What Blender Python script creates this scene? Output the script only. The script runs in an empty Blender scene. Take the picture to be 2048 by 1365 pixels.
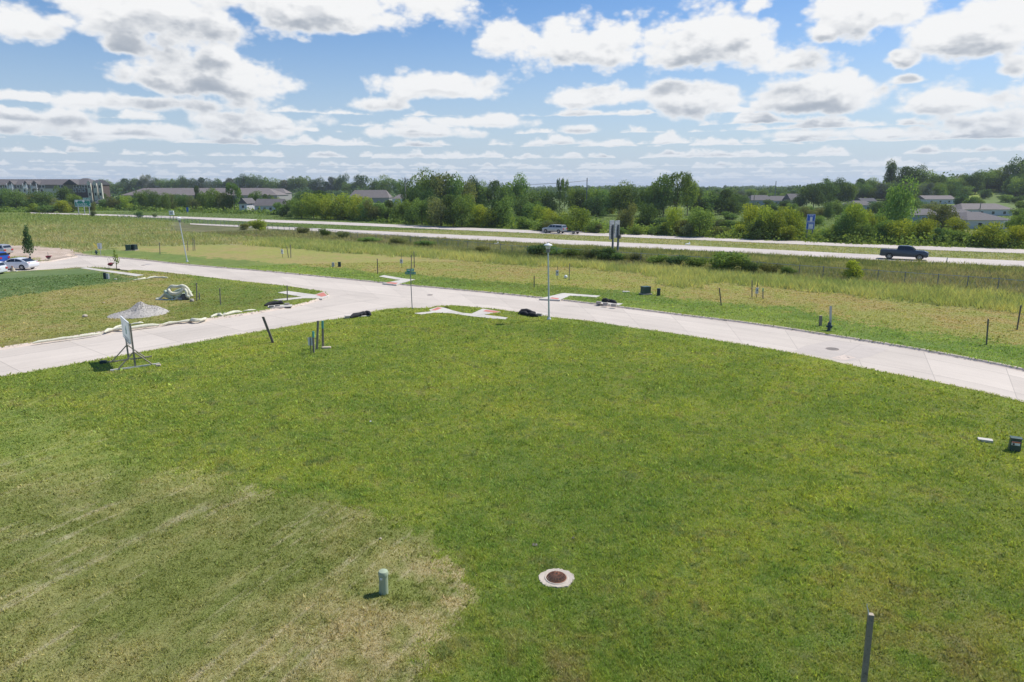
import bpy, bmesh, math, random
import numpy as np
from mathutils import Vector, Matrix
from mathutils.geometry import tessellate_polygon
random.seed(7); rng=np.random.default_rng(7)
R=math.radians
S=bpy.context.scene; C=S.collection
# ------------------------------------------------------------------ camera
F=1365.0; PITCH=R(12.7); H=10.0            # focal length in photo pixels, tilt, height above the lawn
cam=bpy.data.cameras.new('camera'); co=bpy.data.objects.new('camera',cam); C.objects.link(co)
co.location=(0,0,H); co.rotation_euler=(R(90)-PITCH,0,0)
cam.sensor_width=36; cam.lens=36*F/2048; cam.clip_start=0.3; cam.clip_end=30000
S.camera=co; S.render.resolution_x=1024; S.render.resolution_y=682
S.render.engine='CYCLES'
S.view_settings.view_transform='Standard'; S.view_settings.look='None'; S.view_settings.gamma=1
S.view_settings.use_curve_mapping=False
S.view_settings.exposure=0.25
# ------------------------------------------------------------------ sun and sky
SUN_AZ=62.0; SUN_EL=54.0
sd=Vector((math.sin(R(SUN_AZ))*math.cos(R(SUN_EL)),math.cos(R(SUN_AZ))*math.cos(R(SUN_EL)),math.sin(R(SUN_EL))))
l=bpy.data.lights.new('sun','SUN'); l.energy=4.1; l.angle=R(0.53); l.color=(1,0.955,0.87)
lo=bpy.data.objects.new('sun',l); C.objects.link(lo); lo.location=(60,40,90)
lo.rotation_euler=sd.to_track_quat('Z','Y').to_euler()

class NT:
    """tiny node-tree writer"""
    def __init__(s,nt): s.nt=nt; s.n=nt.nodes; s.l=nt.links
    def new(s,t,**k):
        n=s.n.new(t)
        for a,b in k.items(): setattr(n,a,b)
        return n
    def put(s,sock,v):
        if isinstance(v,bpy.types.NodeSocket): s.l.new(v,sock)
        else: sock.default_value=v
    def m(s,op,a,b=0.0,c=0.0,clamp=False):
        n=s.new('ShaderNodeMath',operation=op); n.use_clamp=clamp
        s.put(n.inputs[0],a); s.put(n.inputs[1],b)
        if op in('MULTIPLY_ADD','SMOOTH_MAX','SMOOTH_MIN','COMPARE'): s.put(n.inputs[2],c)
        return n.outputs[0]
    def sm(s,x,a,b):
        n=s.new('ShaderNodeMapRange',interpolation_type='SMOOTHSTEP'); n.clamp=True
        s.put(n.inputs[0],x); s.put(n.inputs[1],a); s.put(n.inputs[2],b); return n.outputs[0]
    def mix(s,f,a,b,t='MIX'):
        n=s.new('ShaderNodeMix',data_type='RGBA',blend_type=t)
        s.put(n.inputs[0],f); s.put(n.inputs[6],a if isinstance(a,bpy.types.NodeSocket) else (*a[:3],1)); s.put(n.inputs[7],b if isinstance(b,bpy.types.NodeSocket) else (*b[:3],1)); return n.outputs[2]
    def noise(s,v,scale,detail=4,rough=.5,dist=0,out=0,dim='3D'):
        n=s.new('ShaderNodeTexNoise',noise_dimensions=dim); s.put(n.inputs['Vector'],v); s.put(n.inputs['Scale'],scale)
        s.put(n.inputs['Detail'],detail); s.put(n.inputs['Roughness'],rough); s.put(n.inputs['Distortion'],dist); return n.outputs[out]
    def xyz(s,x,y,z=0.0):
        n=s.new('ShaderNodeCombineXYZ'); s.put(n.inputs[0],x); s.put(n.inputs[1],y); s.put(n.inputs[2],z); return n.outputs[0]

def cloud_group():
    g=bpy.data.node_groups.new('cloud_density','ShaderNodeTree')
    g.interface.new_socket('Az',in_out='INPUT',socket_type='NodeSocketFloat')
    g.interface.new_socket('T',in_out='INPUT',socket_type='NodeSocketFloat')
    g.interface.new_socket('Shift',in_out='INPUT',socket_type='NodeSocketFloat')
    g.interface.new_socket('D',in_out='OUTPUT',socket_type='NodeSocketFloat')
    N=NT(g); gi=N.new('NodeGroupInput'); go=N.new('NodeGroupOutput')
    az0,t0,sh=gi.outputs[0],gi.outputs[1],gi.outputs[2]
    amt=N.m('MULTIPLY',sh,N.m('ADD',t0,.02))
    az=N.m('MULTIPLY_ADD',amt,.45,az0); t=N.m('ADD',t0,amt)
    p=N.xyz(az,N.m('MULTIPLY',t,1.55))
    nA=N.noise(p,9.0,8,.56,.25,dim='2D')
    nF=N.noise(p,34.0,4,.6,0,dim='2D')
    # banks of cloud standing in the sky: azimuth, tangent of elevation, half widths (in 1/1365 rad)
    E=[(330,20,200,60,70,1),(600,0,330,60,62,1),(690,25,130,60,48,.9),(258,92,48,24,20,.7),(40,45,75,30,26,.75),(120,40,30,16,14,.6),
       (420,165,185,60,48,1),(190,200,105,30,22,.9),(435,112,50,32,20,.75),(330,205,260,18,20,.75),
       (1160,100,190,75,45,1),(1430,95,215,90,52,1),(1600,122,75,40,30,.85),(1010,60,40,40,30,.6),
       (885,175,150,46,28,.95),(1155,200,115,40,26,1),(1385,195,105,45,36,.95),(1640,200,140,52,28,1),(1915,205,125,42,24,1),
       (1735,20,115,60,60,.95),(1965,60,120,70,50,1),(1650,65,50,30,26,.75),(1803,117,34,18,16,.72),(1812,161,38,10,8,.7),(1515,12,40,22,20,.72),(2040,130,40,40,25,.8),
       (520,250,140,38,24,.9),(250,262,200,20,18,.7),(60,240,130,24,26,.8),(850,265,120,22,14,.85),(960,245,150,20,14,.7),(1165,262,70,14,9,.8),(1990,250,120,32,18,.9),(1800,270,110,20,12,.75),(1620,270,110,18,12,.7),(760,210,60,16,12,.6)]
    env=None
    for (cx,cy,rx,ru,rd,w) in E:
        dx=(cx-1024)/F; dy=(682.5-cy)/F
        vy=math.cos(PITCH)+dy*math.sin(PITCH); vz=-math.sin(PITCH)+dy*math.cos(PITCH)
        a=math.atan2(dx,vy); tt=vz/math.hypot(dx,vy)
        ddx=N.m('MULTIPLY_ADD',az,F/rx,-a*F/rx)
        ddt=N.m('SUBTRACT',t,tt)
        e=N.m('MAXIMUM',N.m('MULTIPLY',ddt,F/ru),N.m('MULTIPLY',ddt,-F/rd))
        q=N.m('MULTIPLY_ADD',ddx,ddx,N.m('MULTIPLY',e,e))
        v=N.m('MULTIPLY_ADD',N.m('SQRT',q),-w,w*.93)      # 1 in the middle, 0 at the rim
        env=v if env is None else N.m('SMOOTH_MAX',env,v,.18)
    env=N.m('MAXIMUM',env,-.9)
    vo=N.new('ShaderNodeTexVoronoi',voronoi_dimensions='2D',feature='SMOOTH_F1'); N.l.new(p,vo.inputs['Vector']); vo.inputs['Scale'].default_value=17; vo.inputs['Detail'].default_value=3.0; vo.inputs['Roughness'].default_value=.55; vo.inputs['Smoothness'].default_value=.35
    puff=N.m('SUBTRACT',.42,vo.outputs['Distance'])
    big=N.m('ADD',N.m('MULTIPLY',env,1.45),N.m('MULTIPLY_ADD',nA,1.60,-.50))
    big=N.m('ADD',big,N.m('ADD',N.m('MULTIPLY_ADD',nF,.42,-.21),N.m('MULTIPLY',puff,.72)))
    # fields of small flat cumulus that shrink towards the horizon
    tc=N.m('ADD',N.m('MAXIMUM',t,0.0),.020); lg=N.m('LOGARITHM',tc,math.e)
    def rows(m,off,seed,cov,wid):
        L=N.m('MULTIPLY_ADD',lg,m,off); k=N.m('FLOOR',L); v=N.m('FRACT',L)
        sc=N.m('EXPONENT',N.m('MULTIPLY_ADD',k,1/m,-off/m))
        u=N.m('DIVIDE',az,sc); w=N.m('DIVIDE',t,sc)
        n1=N.noise(N.xyz(N.m('MULTIPLY_ADD',k,13.7,u),N.m('MULTIPLY_ADD',k,3.3,seed)),wid,2.0,.5,0,dim='2D')
        nd=N.noise(N.xyz(N.m('MULTIPLY_ADD',k,7.1,u),N.m('MULTIPLY',w,1.5)),3.2,5,.6,0,dim='2D')
        top=N.m('MULTIPLY_ADD',N.m('SQRT',N.m('MAXIMUM',N.m('MULTIPLY_ADD',n1,3.4,cov),0.0)),.98,-.12)
        e=N.m('MINIMUM',N.m('MULTIPLY',N.m('SUBTRACT',top,v),1.7),N.m('MULTIPLY_ADD',v,5.0,-.25))
        return N.m('ADD',N.m('MINIMUM',e,1.0),N.m('MULTIPLY_ADD',nd,1.5,-.75))
    low=N.m('SUBTRACT',1.0,N.sm(t,.085,.150))
    small=N.m('MAXIMUM',rows(4.6,0.0,1.0,-1.34,1.15),rows(3.7,.55,9.0,-1.38,.9))
    small=N.m('ADD',small,N.m('ADD',N.m('MULTIPLY',puff,.35),N.m('MULTIPLY_ADD',low,1.5,-1.5)))
    d=N.m('MAXIMUM',big,small)
    N.l.new(d,go.inputs[0]); return g

def make_world():
    w=bpy.data.worlds.new('World'); S.world=w; w.use_nodes=True
    N=NT(w.node_tree); N.n.clear()
    sky=N.new('ShaderNodeTexSky',sky_type='NISHITA'); sky.sun_disc=False
    sky.sun_elevation=R(SUN_EL); sky.sun_rotation=R(SUN_AZ); sky.air_density=1.0; sky.dust_density=.6; sky.ozone_density=1.6
    tc=N.new('ShaderNodeTexCoord'); sp=N.new('ShaderNodeSeparateXYZ'); N.l.new(tc.outputs['Generated'],sp.inputs[0])
    x,y,z=sp.outputs
    az=N.m('ARCTAN2',x,y); hyp=N.m('SQRT',N.m('MULTIPLY_ADD',x,x,N.m('MULTIPLY_ADD',y,y,1e-6))); t=N.m('DIVIDE',z,hyp)
    g=cloud_group(); D=[]
    for s in (0.0,.045,.24):
        n=N.new('ShaderNodeGroup'); n.node_tree=g
        N.l.new(az,n.inputs[0]); N.l.new(t,n.inputs[1]); n.inputs[2].default_value=s; D.append(n.outputs[0])
    alpha=N.sm(D[0],-.04,.46)
    # sunlit where the cloud thins towards the sun, grey where more cloud lies above
    fine=N.m('MULTIPLY_ADD',N.m('SUBTRACT',D[0],D[1]),1.5,.5,clamp=True)
    wide=N.m('MULTIPLY_ADD',N.m('SUBTRACT',D[0],D[2]),.55,.62,clamp=True)
    lit=N.m('ADD',N.m('MULTIPLY',fine,.42),N.m('MULTIPLY',wide,.58))
    occ=N.m('MULTIPLY',N.sm(D[2],-.5,1.2),N.sm(D[0],.0,1.1))
    lit=N.m('MULTIPLY',lit,N.m('MULTIPLY_ADD',occ,-.70,1.0))
    core=N.sm(D[0],.05,.8)
    lit=N.m('ADD',N.m('MULTIPLY',lit,core),N.m('MULTIPLY',N.m('SUBTRACT',1.0,core),.80),clamp=True)
    ccol=N.mix(N.sm(lit,.08,.80),(.33,.37,.43),(.78,.785,.79))
    up=N.m('SUBTRACT',1.0,N.sm(t,.0,.30))
    horizon=N.m('POWER',N.m('SUBTRACT',1.0,N.m('MULTIPLY',N.m('MAXIMUM',t,0.0),4.0,clamp=True)),2.4)
    # air between here and the far clouds
    ccol=N.mix(N.m('MULTIPLY',N.m('POWER',horizon,1.6),.60),ccol,(.455,.54,.65))
    veil=N.m('MULTIPLY',N.m('SUBTRACT',1.0,N.sm(t,.02,.22)),.22)
    alpha=N.m('MULTIPLY',alpha,N.m('SUBTRACT',1.0,N.m('MULTIPLY',N.m('SUBTRACT',1.0,N.sm(t,.0,.05)),.40)))
    hs=N.new('ShaderNodeHueSaturation'); N.l.new(sky.outputs[0],hs.inputs['Color']); hs.inputs['Saturation'].default_value=1.25; hs.inputs['Value'].default_value=1.25
    bg=N.new('ShaderNodeBackground'); N.l.new(N.mix(1.0,hs.outputs[0],(.93,1.0,1.14),'MULTIPLY'),bg.inputs[0]); bg.inputs[1].default_value=.075
    bv=N.new('ShaderNodeBackground'); bv.inputs[0].default_value=(.44,.53,.65,1); bv.inputs[1].default_value=1
    bc=N.new('ShaderNodeBackground'); N.l.new(ccol,bc.inputs[0]); bc.inputs[1].default_value=1.0
    m0=N.new('ShaderNodeMixShader'); N.l.new(N.m('POWER',horizon,.62),m0.inputs[0]); N.l.new(bg.outputs[0],m0.inputs[1]); N.l.new(bv.outputs[0],m0.inputs[2])
    m1=N.new('ShaderNodeMixShader'); N.l.new(alpha,m1.inputs[0]); N.l.new(m0.outputs[0],m1.inputs[1]); N.l.new(bc.outputs[0],m1.inputs[2])
    o=N.new('ShaderNodeOutputWorld'); N.l.new(m1.outputs[0],o.inputs[0])
make_world()
S.world.cycles.sampling_method='NONE'
# ------------------------------------------------------------------ places
cP,sP=math.cos(PITCH),math.sin(PITCH)
def hfun(x,y):
    """height of the land"""
    hill=13.0*np.exp(-(((x-375)/150)**2+((y-500)/150)**2))
    hill=hill+5*np.exp(-(((x-150)/200)**2+((y-900)/250)**2))
    sw=-.32*np.exp(-(((x-1.2-(y-16)*.05)/2.6)**2+((y-16.5)/7.0)**2))
    bank=.30/(1+np.exp(-( -(x+2.6)-.28*(y-17))/.6))*np.exp(-((y-14)/9.0)**2)
    return hill+sw+bank
def ray(px,py):
    dx=(px-1024)/F; dy=-(py-682.5)/F
    return np.array([dx,cP+dy*sP,-sP+dy*cP])
def at(px,py,z=None):
    """the point of the land (or of the level z) seen at this photo pixel"""
    d=ray(px,py)
    if z is not None:
        t=(z-H)/d[2]; return Vector((d[0]*t,d[1]*t,z))
    a=5.0; b=None; t=a
    while t<4000:
        p=d*t
        if H+p[2]<hfun(p[0],p[1]): b=t; break
        a=t; t*=1.02
    if b is None: b=4000.
    for _ in range(30):
        m=(a+b)/2; p=d*m
        if H+p[2]<hfun(p[0],p[1]): b=m
        else: a=m
    p=d*b; return Vector((p[0],p[1],float(hfun(p[0],p[1]))))
def topz(g,yt):
    d=ray(1024,yt); return H+g.y*d[2]/d[1]
def leanx(g,z,tx):
    return (tx-1024)/F*(g.y*cP+(H-z)*sP)-g.x
def pxs(n,g):
    """metres for n photo pixels at place g"""
    return n/F*(g.y*cP+(H-g.z)*sP)
def project(x,y):
    dep=y*cP+H*sP; up=y*sP-H*cP
    dep=np.where(dep<.5,.5,dep)
    return 1024+F*x/dep, 682.5-F*up/dep
# ------------------------------------------------------------------ numpy noise
def vnoise(x,y,seed=0):
    xi=np.floor(x).astype(np.int64); yi=np.floor(y).astype(np.int64); fx=x-xi; fy=y-yi
    fx=fx*fx*(3-2*fx); fy=fy*fy*(3-2*fy)
    def h(a,b):
        n=(a*374761393+b*668265263+seed*144665)&0x7fffffff
        n=((n^(n>>13))*1274126177)&0x7fffffff; return ((n^(n>>16))&0xffff)/65535.0
    return (h(xi,yi)*(1-fx)+h(xi+1,yi)*fx)*(1-fy)+(h(xi,yi+1)*(1-fx)+h(xi+1,yi+1)*fx)*fy
def fbm(x,y,s,o=4,seed=0):
    v=0;a=.5;t=0
    for i in range(o):
        v=v+a*vnoise(x/s+i*17.3,y/s-i*9.1,seed+i); t+=a; a*=.5; s*=.5
    return v/t
def sst(x,a,b):
    t=np.clip((x-a)/(b-a),0,1); return t*t*(3-2*t)
def pip(x,y,poly):
    ins=np.zeros(x.shape,bool); n=len(poly)
    for i in range(n):
        x0,y0=poly[i]; x1,y1=poly[(i+1)%n]
        if y0==y1: continue
        c=((y0>y)!=(y1>y))&(x<(x1-x0)*(y-y0)/(y1-y0)+x0); ins^=c
    return ins
def dseg(x,y,poly,closed=True):
    d=np.full(x.shape,1e9); n=len(poly)
    for i in range(n if closed else n-1):
        x0,y0=poly[i][:2]; x1,y1=poly[(i+1)%n][:2]
        L=(x1-x0)**2+(y1-y0)**2+1e-9; t=np.clip(((x-x0)*(x1-x0)+(y-y0)*(y1-y0))/L,0,1)
        d=np.minimum(d,np.hypot(x-x0-t*(x1-x0),y-y0-t*(y1-y0)))
    return d
def smooth_line(pts,step=1.0):
    """Catmull-Rom through world points, resampled"""
    P=[np.array(p[:2],float) for p in pts]; P=[2*P[0]-P[1]]+P+[2*P[-1]-P[-2]]; out=[]
    for i in range(1,len(P)-2):
        L=np.linalg.norm(P[i+1]-P[i]); n=max(2,int(L/step))
        for k in range(n):
            t=k/n; a,b,c,d=P[i-1:i+3]
            out.append(.5*((2*b)+(-a+c)*t+(2*a-5*b+4*c-d)*t*t+(-a+3*b-3*c+d)*t**3))
    out.append(P[-2]); return out
# ------------------------------------------------------------------ materials
def pbr(name,col,rough=.7,metal=0,var=.12,scale=3.0,bump=0,spec=.4,wear=None,vc=False,trans=0):
    m=bpy.data.materials.new(name); m.use_nodes=True; N=NT(m.node_tree); b=N.n['Principled BSDF']
    tc=N.new('ShaderNodeTexCoord').outputs['Object']
    n=N.noise(tc,scale,5,.6)
    f=N.m('MULTIPLY_ADD',n,2*var,1-var)
    base=(*col,1)
    if vc:
        a=N.new('ShaderNodeAttribute',attribute_name='Col'); base=a.outputs['Color']
    c=N.mix(1.0,base,N.xyz(f,f,f),'MULTIPLY') if var>0 else base
    if wear: c=N.mix(N.sm(N.noise(tc,scale*2.3,6,.65),.52,.7),c,wear)
    N.put(b.inputs['Base Color'],c)
    b.inputs['Roughness'].default_value=rough; b.inputs['Metallic'].default_value=metal; b.inputs['Specular IOR Level'].default_value=spec
    if bump:
        bp=N.new('ShaderNodeBump'); bp.inputs['Strength'].default_value=bump; bp.inputs['Distance'].default_value=.02
        N.l.new(N.noise(tc,scale*8,4,.6),bp.inputs['Height']); N.l.new(bp.outputs[0],b.inputs['Normal'])
    return m
def leafmat(name,cols,trans=.35,obj_var=.25):
    """foliage: colour of each leaf from its own attribute, of each plant from its random number"""
    m=bpy.data.materials.new(name); m.use_nodes=True; N=NT(m.node_tree); N.n.clear()
    o=N.new('ShaderNodeOutputMaterial'); a=N.new('ShaderNodeAttribute',attribute_name='Col')
    oi=N.new('ShaderNodeObjectInfo')
    sp=N.new('ShaderNodeSeparateColor'); N.l.new(a.outputs['Color'],sp.inputs[0])
    c=N.mix(sp.outputs[0],cols[0],cols[1])
    c=N.mix(N.m('MULTIPLY',sp.outputs[1],.8),c,cols[2])
    r=N.m('MULTIPLY_ADD',oi.outputs['Random'],2*obj_var,1-obj_var)
    rr=N.m('FRACT',N.m('MULTIPLY',oi.outputs['Random'],7.31))
    c=N.mix(1.0,c,N.xyz(N.m('MULTIPLY',r,N.m('MULTIPLY_ADD',rr,.18,.84)),r,N.m('MULTIPLY',r,N.m('MULTIPLY_ADD',rr,-.3,1.15))),'MULTIPLY')
    d=N.new('ShaderNodeBsdfDiffuse'); t=N.new('ShaderNodeBsdfTranslucent'); N.l.new(c,d.inputs[0])
    ct=N.mix(1.0,c,(1.25,1.15,.5),'MULTIPLY'); N.l.new(ct,t.inputs[0])
    mx=N.new('ShaderNodeMixShader'); mx.inputs[0].default_value=trans
    N.l.new(d.outputs[0],mx.inputs[1]); N.l.new(t.outputs[0],mx.inputs[2]); N.l.new(mx.outputs[0],o.inputs[0]); return m
def grassmat(name,trans=.3):
    m=bpy.data.materials.new(name); m.use_nodes=True; N=NT(m.node_tree); N.n.clear()
    o=N.new('ShaderNodeOutputMaterial'); a=N.new('ShaderNodeAttribute',attribute_name='Col')
    d=N.new('ShaderNodeBsdfDiffuse'); t=N.new('ShaderNodeBsdfTranslucent')
    N.l.new(a.outputs['Color'],d.inputs[0]); N.l.new(N.mix(1.0,a.outputs['Color'],(1.2,1.15,.6),'MULTIPLY'),t.inputs[0])
    mx=N.new('ShaderNodeMixShader'); mx.inputs[0].default_value=trans
    N.l.new(d.outputs[0],mx.inputs[1]); N.l.new(t.outputs[0],mx.inputs[2]); N.l.new(mx.outputs[0],o.inputs[0]); return m
def groundmat():
    m=bpy.data.materials.new('turf'); m.use_nodes=True; N=NT(m.node_tree); b=N.n['Principled BSDF']
    a=N.new('ShaderNodeAttribute',attribute_name='Col'); tc=N.new('ShaderNodeTexCoord').outputs['Object']
    n1=N.noise(tc,9,6,.75); n2=N.noise(tc,1.3,5,.6)
    f=N.m('ADD',N.m('MULTIPLY_ADD',n1,1.1,.45),N.m('MULTIPLY_ADD',n2,.5,-.25))
    N.l.new(N.mix(1.0,a.outputs['Color'],N.xyz(f,f,f),'MULTIPLY'),b.inputs['Base Color'])
    b.inputs['Roughness'].default_value=.95; b.inputs['Specular IOR Level'].default_value=.1
    bp=N.new('ShaderNodeBump'); bp.inputs['Strength'].default_value=.6; bp.inputs['Distance'].default_value=.08
    N.l.new(n1,bp.inputs['Height']); N.l.new(bp.outputs[0],b.inputs['Normal']); return m
def concrete(name,col,joint_s=4.6,joint_t=3.9,jw=.022,dark=.55):
    """slab concrete, joints from the road's own running coordinates"""
    m=bpy.data.materials.new(name); m.use_nodes=True; N=NT(m.node_tree); b=N.n['Principled BSDF']
    uv=N.new('ShaderNodeUVMap',uv_map='UVMap'); sp=N.new('ShaderNodeSeparateXYZ'); N.l.new(uv.outputs[0],sp.inputs[0])
    tc=N.new('ShaderNodeTexCoord').outputs['Object']
    def line(v,per,w):
        q=N.m('ABSOLUTE',N.m('SUBTRACT',N.m('FRACT',N.m('DIVIDE',v,per)),.5)); return N.m('LESS_THAN',q,w/per)
    j=N.m('MAXIMUM',line(sp.outputs[0],joint_s,jw),line(sp.outputs[1],joint_t,jw*1.3))
    slab=N.xyz(N.m('FLOOR',N.m('ADD',N.m('DIVIDE',sp.outputs[0],joint_s),.5)),N.m('FLOOR',N.m('ADD',N.m('DIVIDE',sp.outputs[1],joint_t),.5)))
    wn=N.new('ShaderNodeTexWhiteNoise',noise_dimensions='2D'); N.l.new(slab,wn.inputs['Vector'])
    big=N.noise(tc,.16,5,.6); fine=N.noise(tc,6,6,.7); streak=N.noise(N.xyz(N.m('MULTIPLY',sp.outputs[0],.12),N.m('MULTIPLY',sp.outputs[1],1.6)),1.0,4,.6)
    f=N.m('ADD',N.m('MULTIPLY_ADD',big,.30,.76),N.m('ADD',N.m('MULTIPLY_ADD',fine,.12,-.06),N.m('ADD',N.m('MULTIPLY_ADD',wn.outputs['Value'],.12,-.05),N.m('MULTIPLY_ADD',streak,.24,-.10))))
    c=N.mix(1.0,col,N.xyz(f,f,f),'MULTIPLY')
    c=N.mix(N.m('MULTIPLY',j,dark),c,(.16,.14,.125))
    c=N.mix(N.m('MULTIPLY',N.sm(N.noise(tc,.45,5,.65,.4),.60,.75),.22),c,(.30,.25,.21))
    N.l.new(c,b.inputs['Base Color']); b.inputs['Roughness'].default_value=.85; b.inputs['Specular IOR Level'].default_value=.25
    bp=N.new('ShaderNodeBump'); bp.inputs['Strength'].default_value=.15; bp.inputs['Distance'].default_value=.01
    N.l.new(fine,bp.inputs['Height']); N.l.new(bp.outputs[0],b.inputs['Normal']); return m
def gable_siding(name,col):
    m=bpy.data.materials.new(name); m.use_nodes=True; N=NT(m.node_tree); b=N.n['Principled BSDF']
    tc=N.new('ShaderNodeTexCoord').outputs['Object']; sp=N.new('ShaderNodeSeparateXYZ'); N.l.new(tc,sp.inputs[0])
    q=N.m('FRACT',N.m('MULTIPLY',sp.outputs[2],4.5)); f=N.m('MULTIPLY_ADD',N.m('LESS_THAN',q,.12),-.18,1.0)
    f=N.m('MULTIPLY',f,N.m('MULTIPLY_ADD',N.noise(tc,.5,4,.6),.2,.9))
    N.l.new(N.mix(1.0,col,N.xyz(f,f,f),'MULTIPLY'),b.inputs['Base Color']); b.inputs['Roughness'].default_value=.7; return m
def shingle(name,col):
    m=bpy.data.materials.new(name); m.use_nodes=True; N=NT(m.node_tree); b=N.n['Principled BSDF']
    tc=N.new('ShaderNodeTexCoord').outputs['Object']
    br=N.new('ShaderNodeTexBrick'); N.l.new(tc,br.inputs['Vector']); br.inputs['Scale'].default_value=1.6
    br.inputs['Color1'].default_value=(*[c*1.12 for c in col],1); br.inputs['Color2'].default_value=(*[c*.85 for c in col],1); br.inputs['Mortar'].default_value=(*[c*.7 for c in col],1)
    f=N.m('MULTIPLY_ADD',N.noise(tc,.7,5,.65),.5,.75)
    N.l.new(N.mix(1.0,br.outputs[0],N.xyz(f,f,f),'MULTIPLY'),b.inputs['Base Color']); b.inputs['Roughness'].default_value=.9; return m
M=dict(
 turf=groundmat(), grass=grassmat('grass_blades',.38), road=concrete('street_concrete',(.60,.53,.455),dark=.42),
 hw=concrete('highway_concrete',(.58,.515,.46),4.6,3.7,.02,.3), walk=concrete('walk_concrete',(.60,.56,.50),1.5,50,.02,.5),
 kerb=pbr('kerb_concrete',(.60,.50,.42),.85,var=.25,scale=1.2,wear=(.2,.18,.16)),
 tact=pbr('tactile_red',(.55,.20,.155),.8,var=.25,scale=2),
 galv=pbr('galvanised_steel',(.42,.44,.46),.5,.35,var=.15,scale=2), steel=pbr('dull_steel',(.20,.215,.23),.55,.4,var=.2,scale=2),
 lamp=pbr('lamp_pole_paint',(.56,.60,.62),.5,.2,var=.08), wood=pbr('grey_wood',(.27,.24,.20),.9,var=.35,scale=6,bump=.3,wear=(.12,.105,.09)),
 wood2=pbr('dark_wood',(.15,.135,.115),.9,var=.3,scale=5), woodend=pbr('cut_wood',(.45,.38,.29),.9,var=.2,scale=20),
 teal=pbr('teal_paint',(.12,.42,.36),.6,var=.15,scale=8), white=pbr('white_paint',(.78,.79,.80),.5,var=.05), offw=pbr('off_white',(.62,.60,.55),.7,var=.1),
 black=pbr('black_plastic',(.018,.018,.022),.5,var=.2), sock=pbr('filter_sock_mesh',(.68,.66,.52),.9,var=.25,scale=4,bump=.5,wear=(.42,.36,.26)),
 sockg=pbr('filter_sock_green',(.48,.55,.43),.9,var=.25,scale=4,bump=.5), bsock=pbr('black_sock',(.022,.022,.025),.85,var=.4,scale=6,bump=.6),
 block=pbr('concrete_block',(.40,.36,.32),.95,var=.2,scale=6,bump=.3), gravel=pbr('gravel',(.44,.41,.37),.95,var=.5,scale=9,bump=1.0),
 rock=pbr('rock',(.52,.44,.34),.95,var=.3,scale=5,bump=.5), green=pbr('transformer_green',(.045,.085,.065),.45,var=.12), dgreen=pbr('dark_green',(.02,.04,.045),.45,var=.15),
 pale=pbr('pedestal_green',(.36,.42,.29),.55,var=.06,scale=2), navy=pbr('hydrant_paint',(.02,.055,.085),.4,var=.15), rust=pbr('rusty_iron',(.30,.14,.085),.85,.2,var=.4,scale=14,bump=.5),
 hole=pbr('shaft_dark',(.012,.01,.009),1.0,var=0), collar=pbr('collar_concrete',(.50,.44,.37),.9,var=.2,scale=6,bump=.4,wear=(.42,.34,.26)),  # hole: near-black tone paints in the shade of the shaft and inlet mouths
 manh=pbr('cast_iron',(.20,.175,.155),.8,.3,var=.3,scale=6), hwg=pbr('sign_green',(.0,.23,.17),.45,var=.05), hwb=pbr('sign_blue',(.02,.12,.50),.45,var=.05),
 orange=pbr('label_orange',(.75,.16,.03),.6,var=.05), yellow=pbr('marker_yellow',(.75,.52,.05),.6,var=.05), glass=pbr('dark_glass',(.02,.026,.032),.08,0,var=0,spec=.8),
 lglass=pbr('lamp_glass',(.62,.64,.62),.3,0,var=0), tyre=pbr('tyre_rubber',(.016,.016,.017),.85,var=.1), rim=pbr('alloy_rim',(.42,.43,.45),.35,.7,var=.05),
 cwhite=pbr('white_car_paint',(.72,.74,.78),.25,0,var=.02,spec=.6), cblue=pbr('blue_car_paint',(.02,.09,.42),.22,.1,var=.02,spec=.6), cgrey=pbr('grey_truck_paint',(.06,.075,.10),.25,.35,var=.03,spec=.6),
 csil=pbr('silver_truck_paint',(.46,.465,.46),.3,.4,var=.03), red=pbr('tail_lamp',(.42,.02,.02),.3,var=0), chrome=pbr('bright_trim',(.6,.62,.66),.2,.9,var=0),
 bark=pbr('bark',(.11,.085,.062),.95,var=.35,scale=3,bump=.4), pbark=pbr('pale_bark',(.38,.35,.30),.9,var=.2,scale=3), flower=pbr('basket_flowers',(.28,.05,.07),.9,var=.5,scale=20),
 brickp=pbr('brick_wall',(.115,.085,.075),.9,var=.2,scale=2), taupe=gable_siding('taupe_siding',(.22,.20,.18)), sage=gable_siding('grey_siding',(.30,.29,.28)), cream=gable_siding('cream_siding',(.60,.57,.48)),
 wsid=gable_siding('white_siding',(.58,.60,.63)), bsid=gable_siding('blue_grey_siding',(.30,.36,.43)), roof=shingle('grey_shingles',(.135,.125,.125)), roofb=shingle('brown_shingles',(.20,.175,.165)),
 roofd=shingle('dark_shingles',(.085,.085,.095)), win=pbr('window_glass',(.05,.06,.07),.12,0,var=0,spec=.7), emblem=pbr('faded_emblem',(.30,.46,.38),.7,var=.1), fline=pbr('faded_lettering',(.42,.44,.45),.7,var=.05), straw=pbr('straw',(.42,.33,.2),.95,var=.3,scale=20),
)
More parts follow.
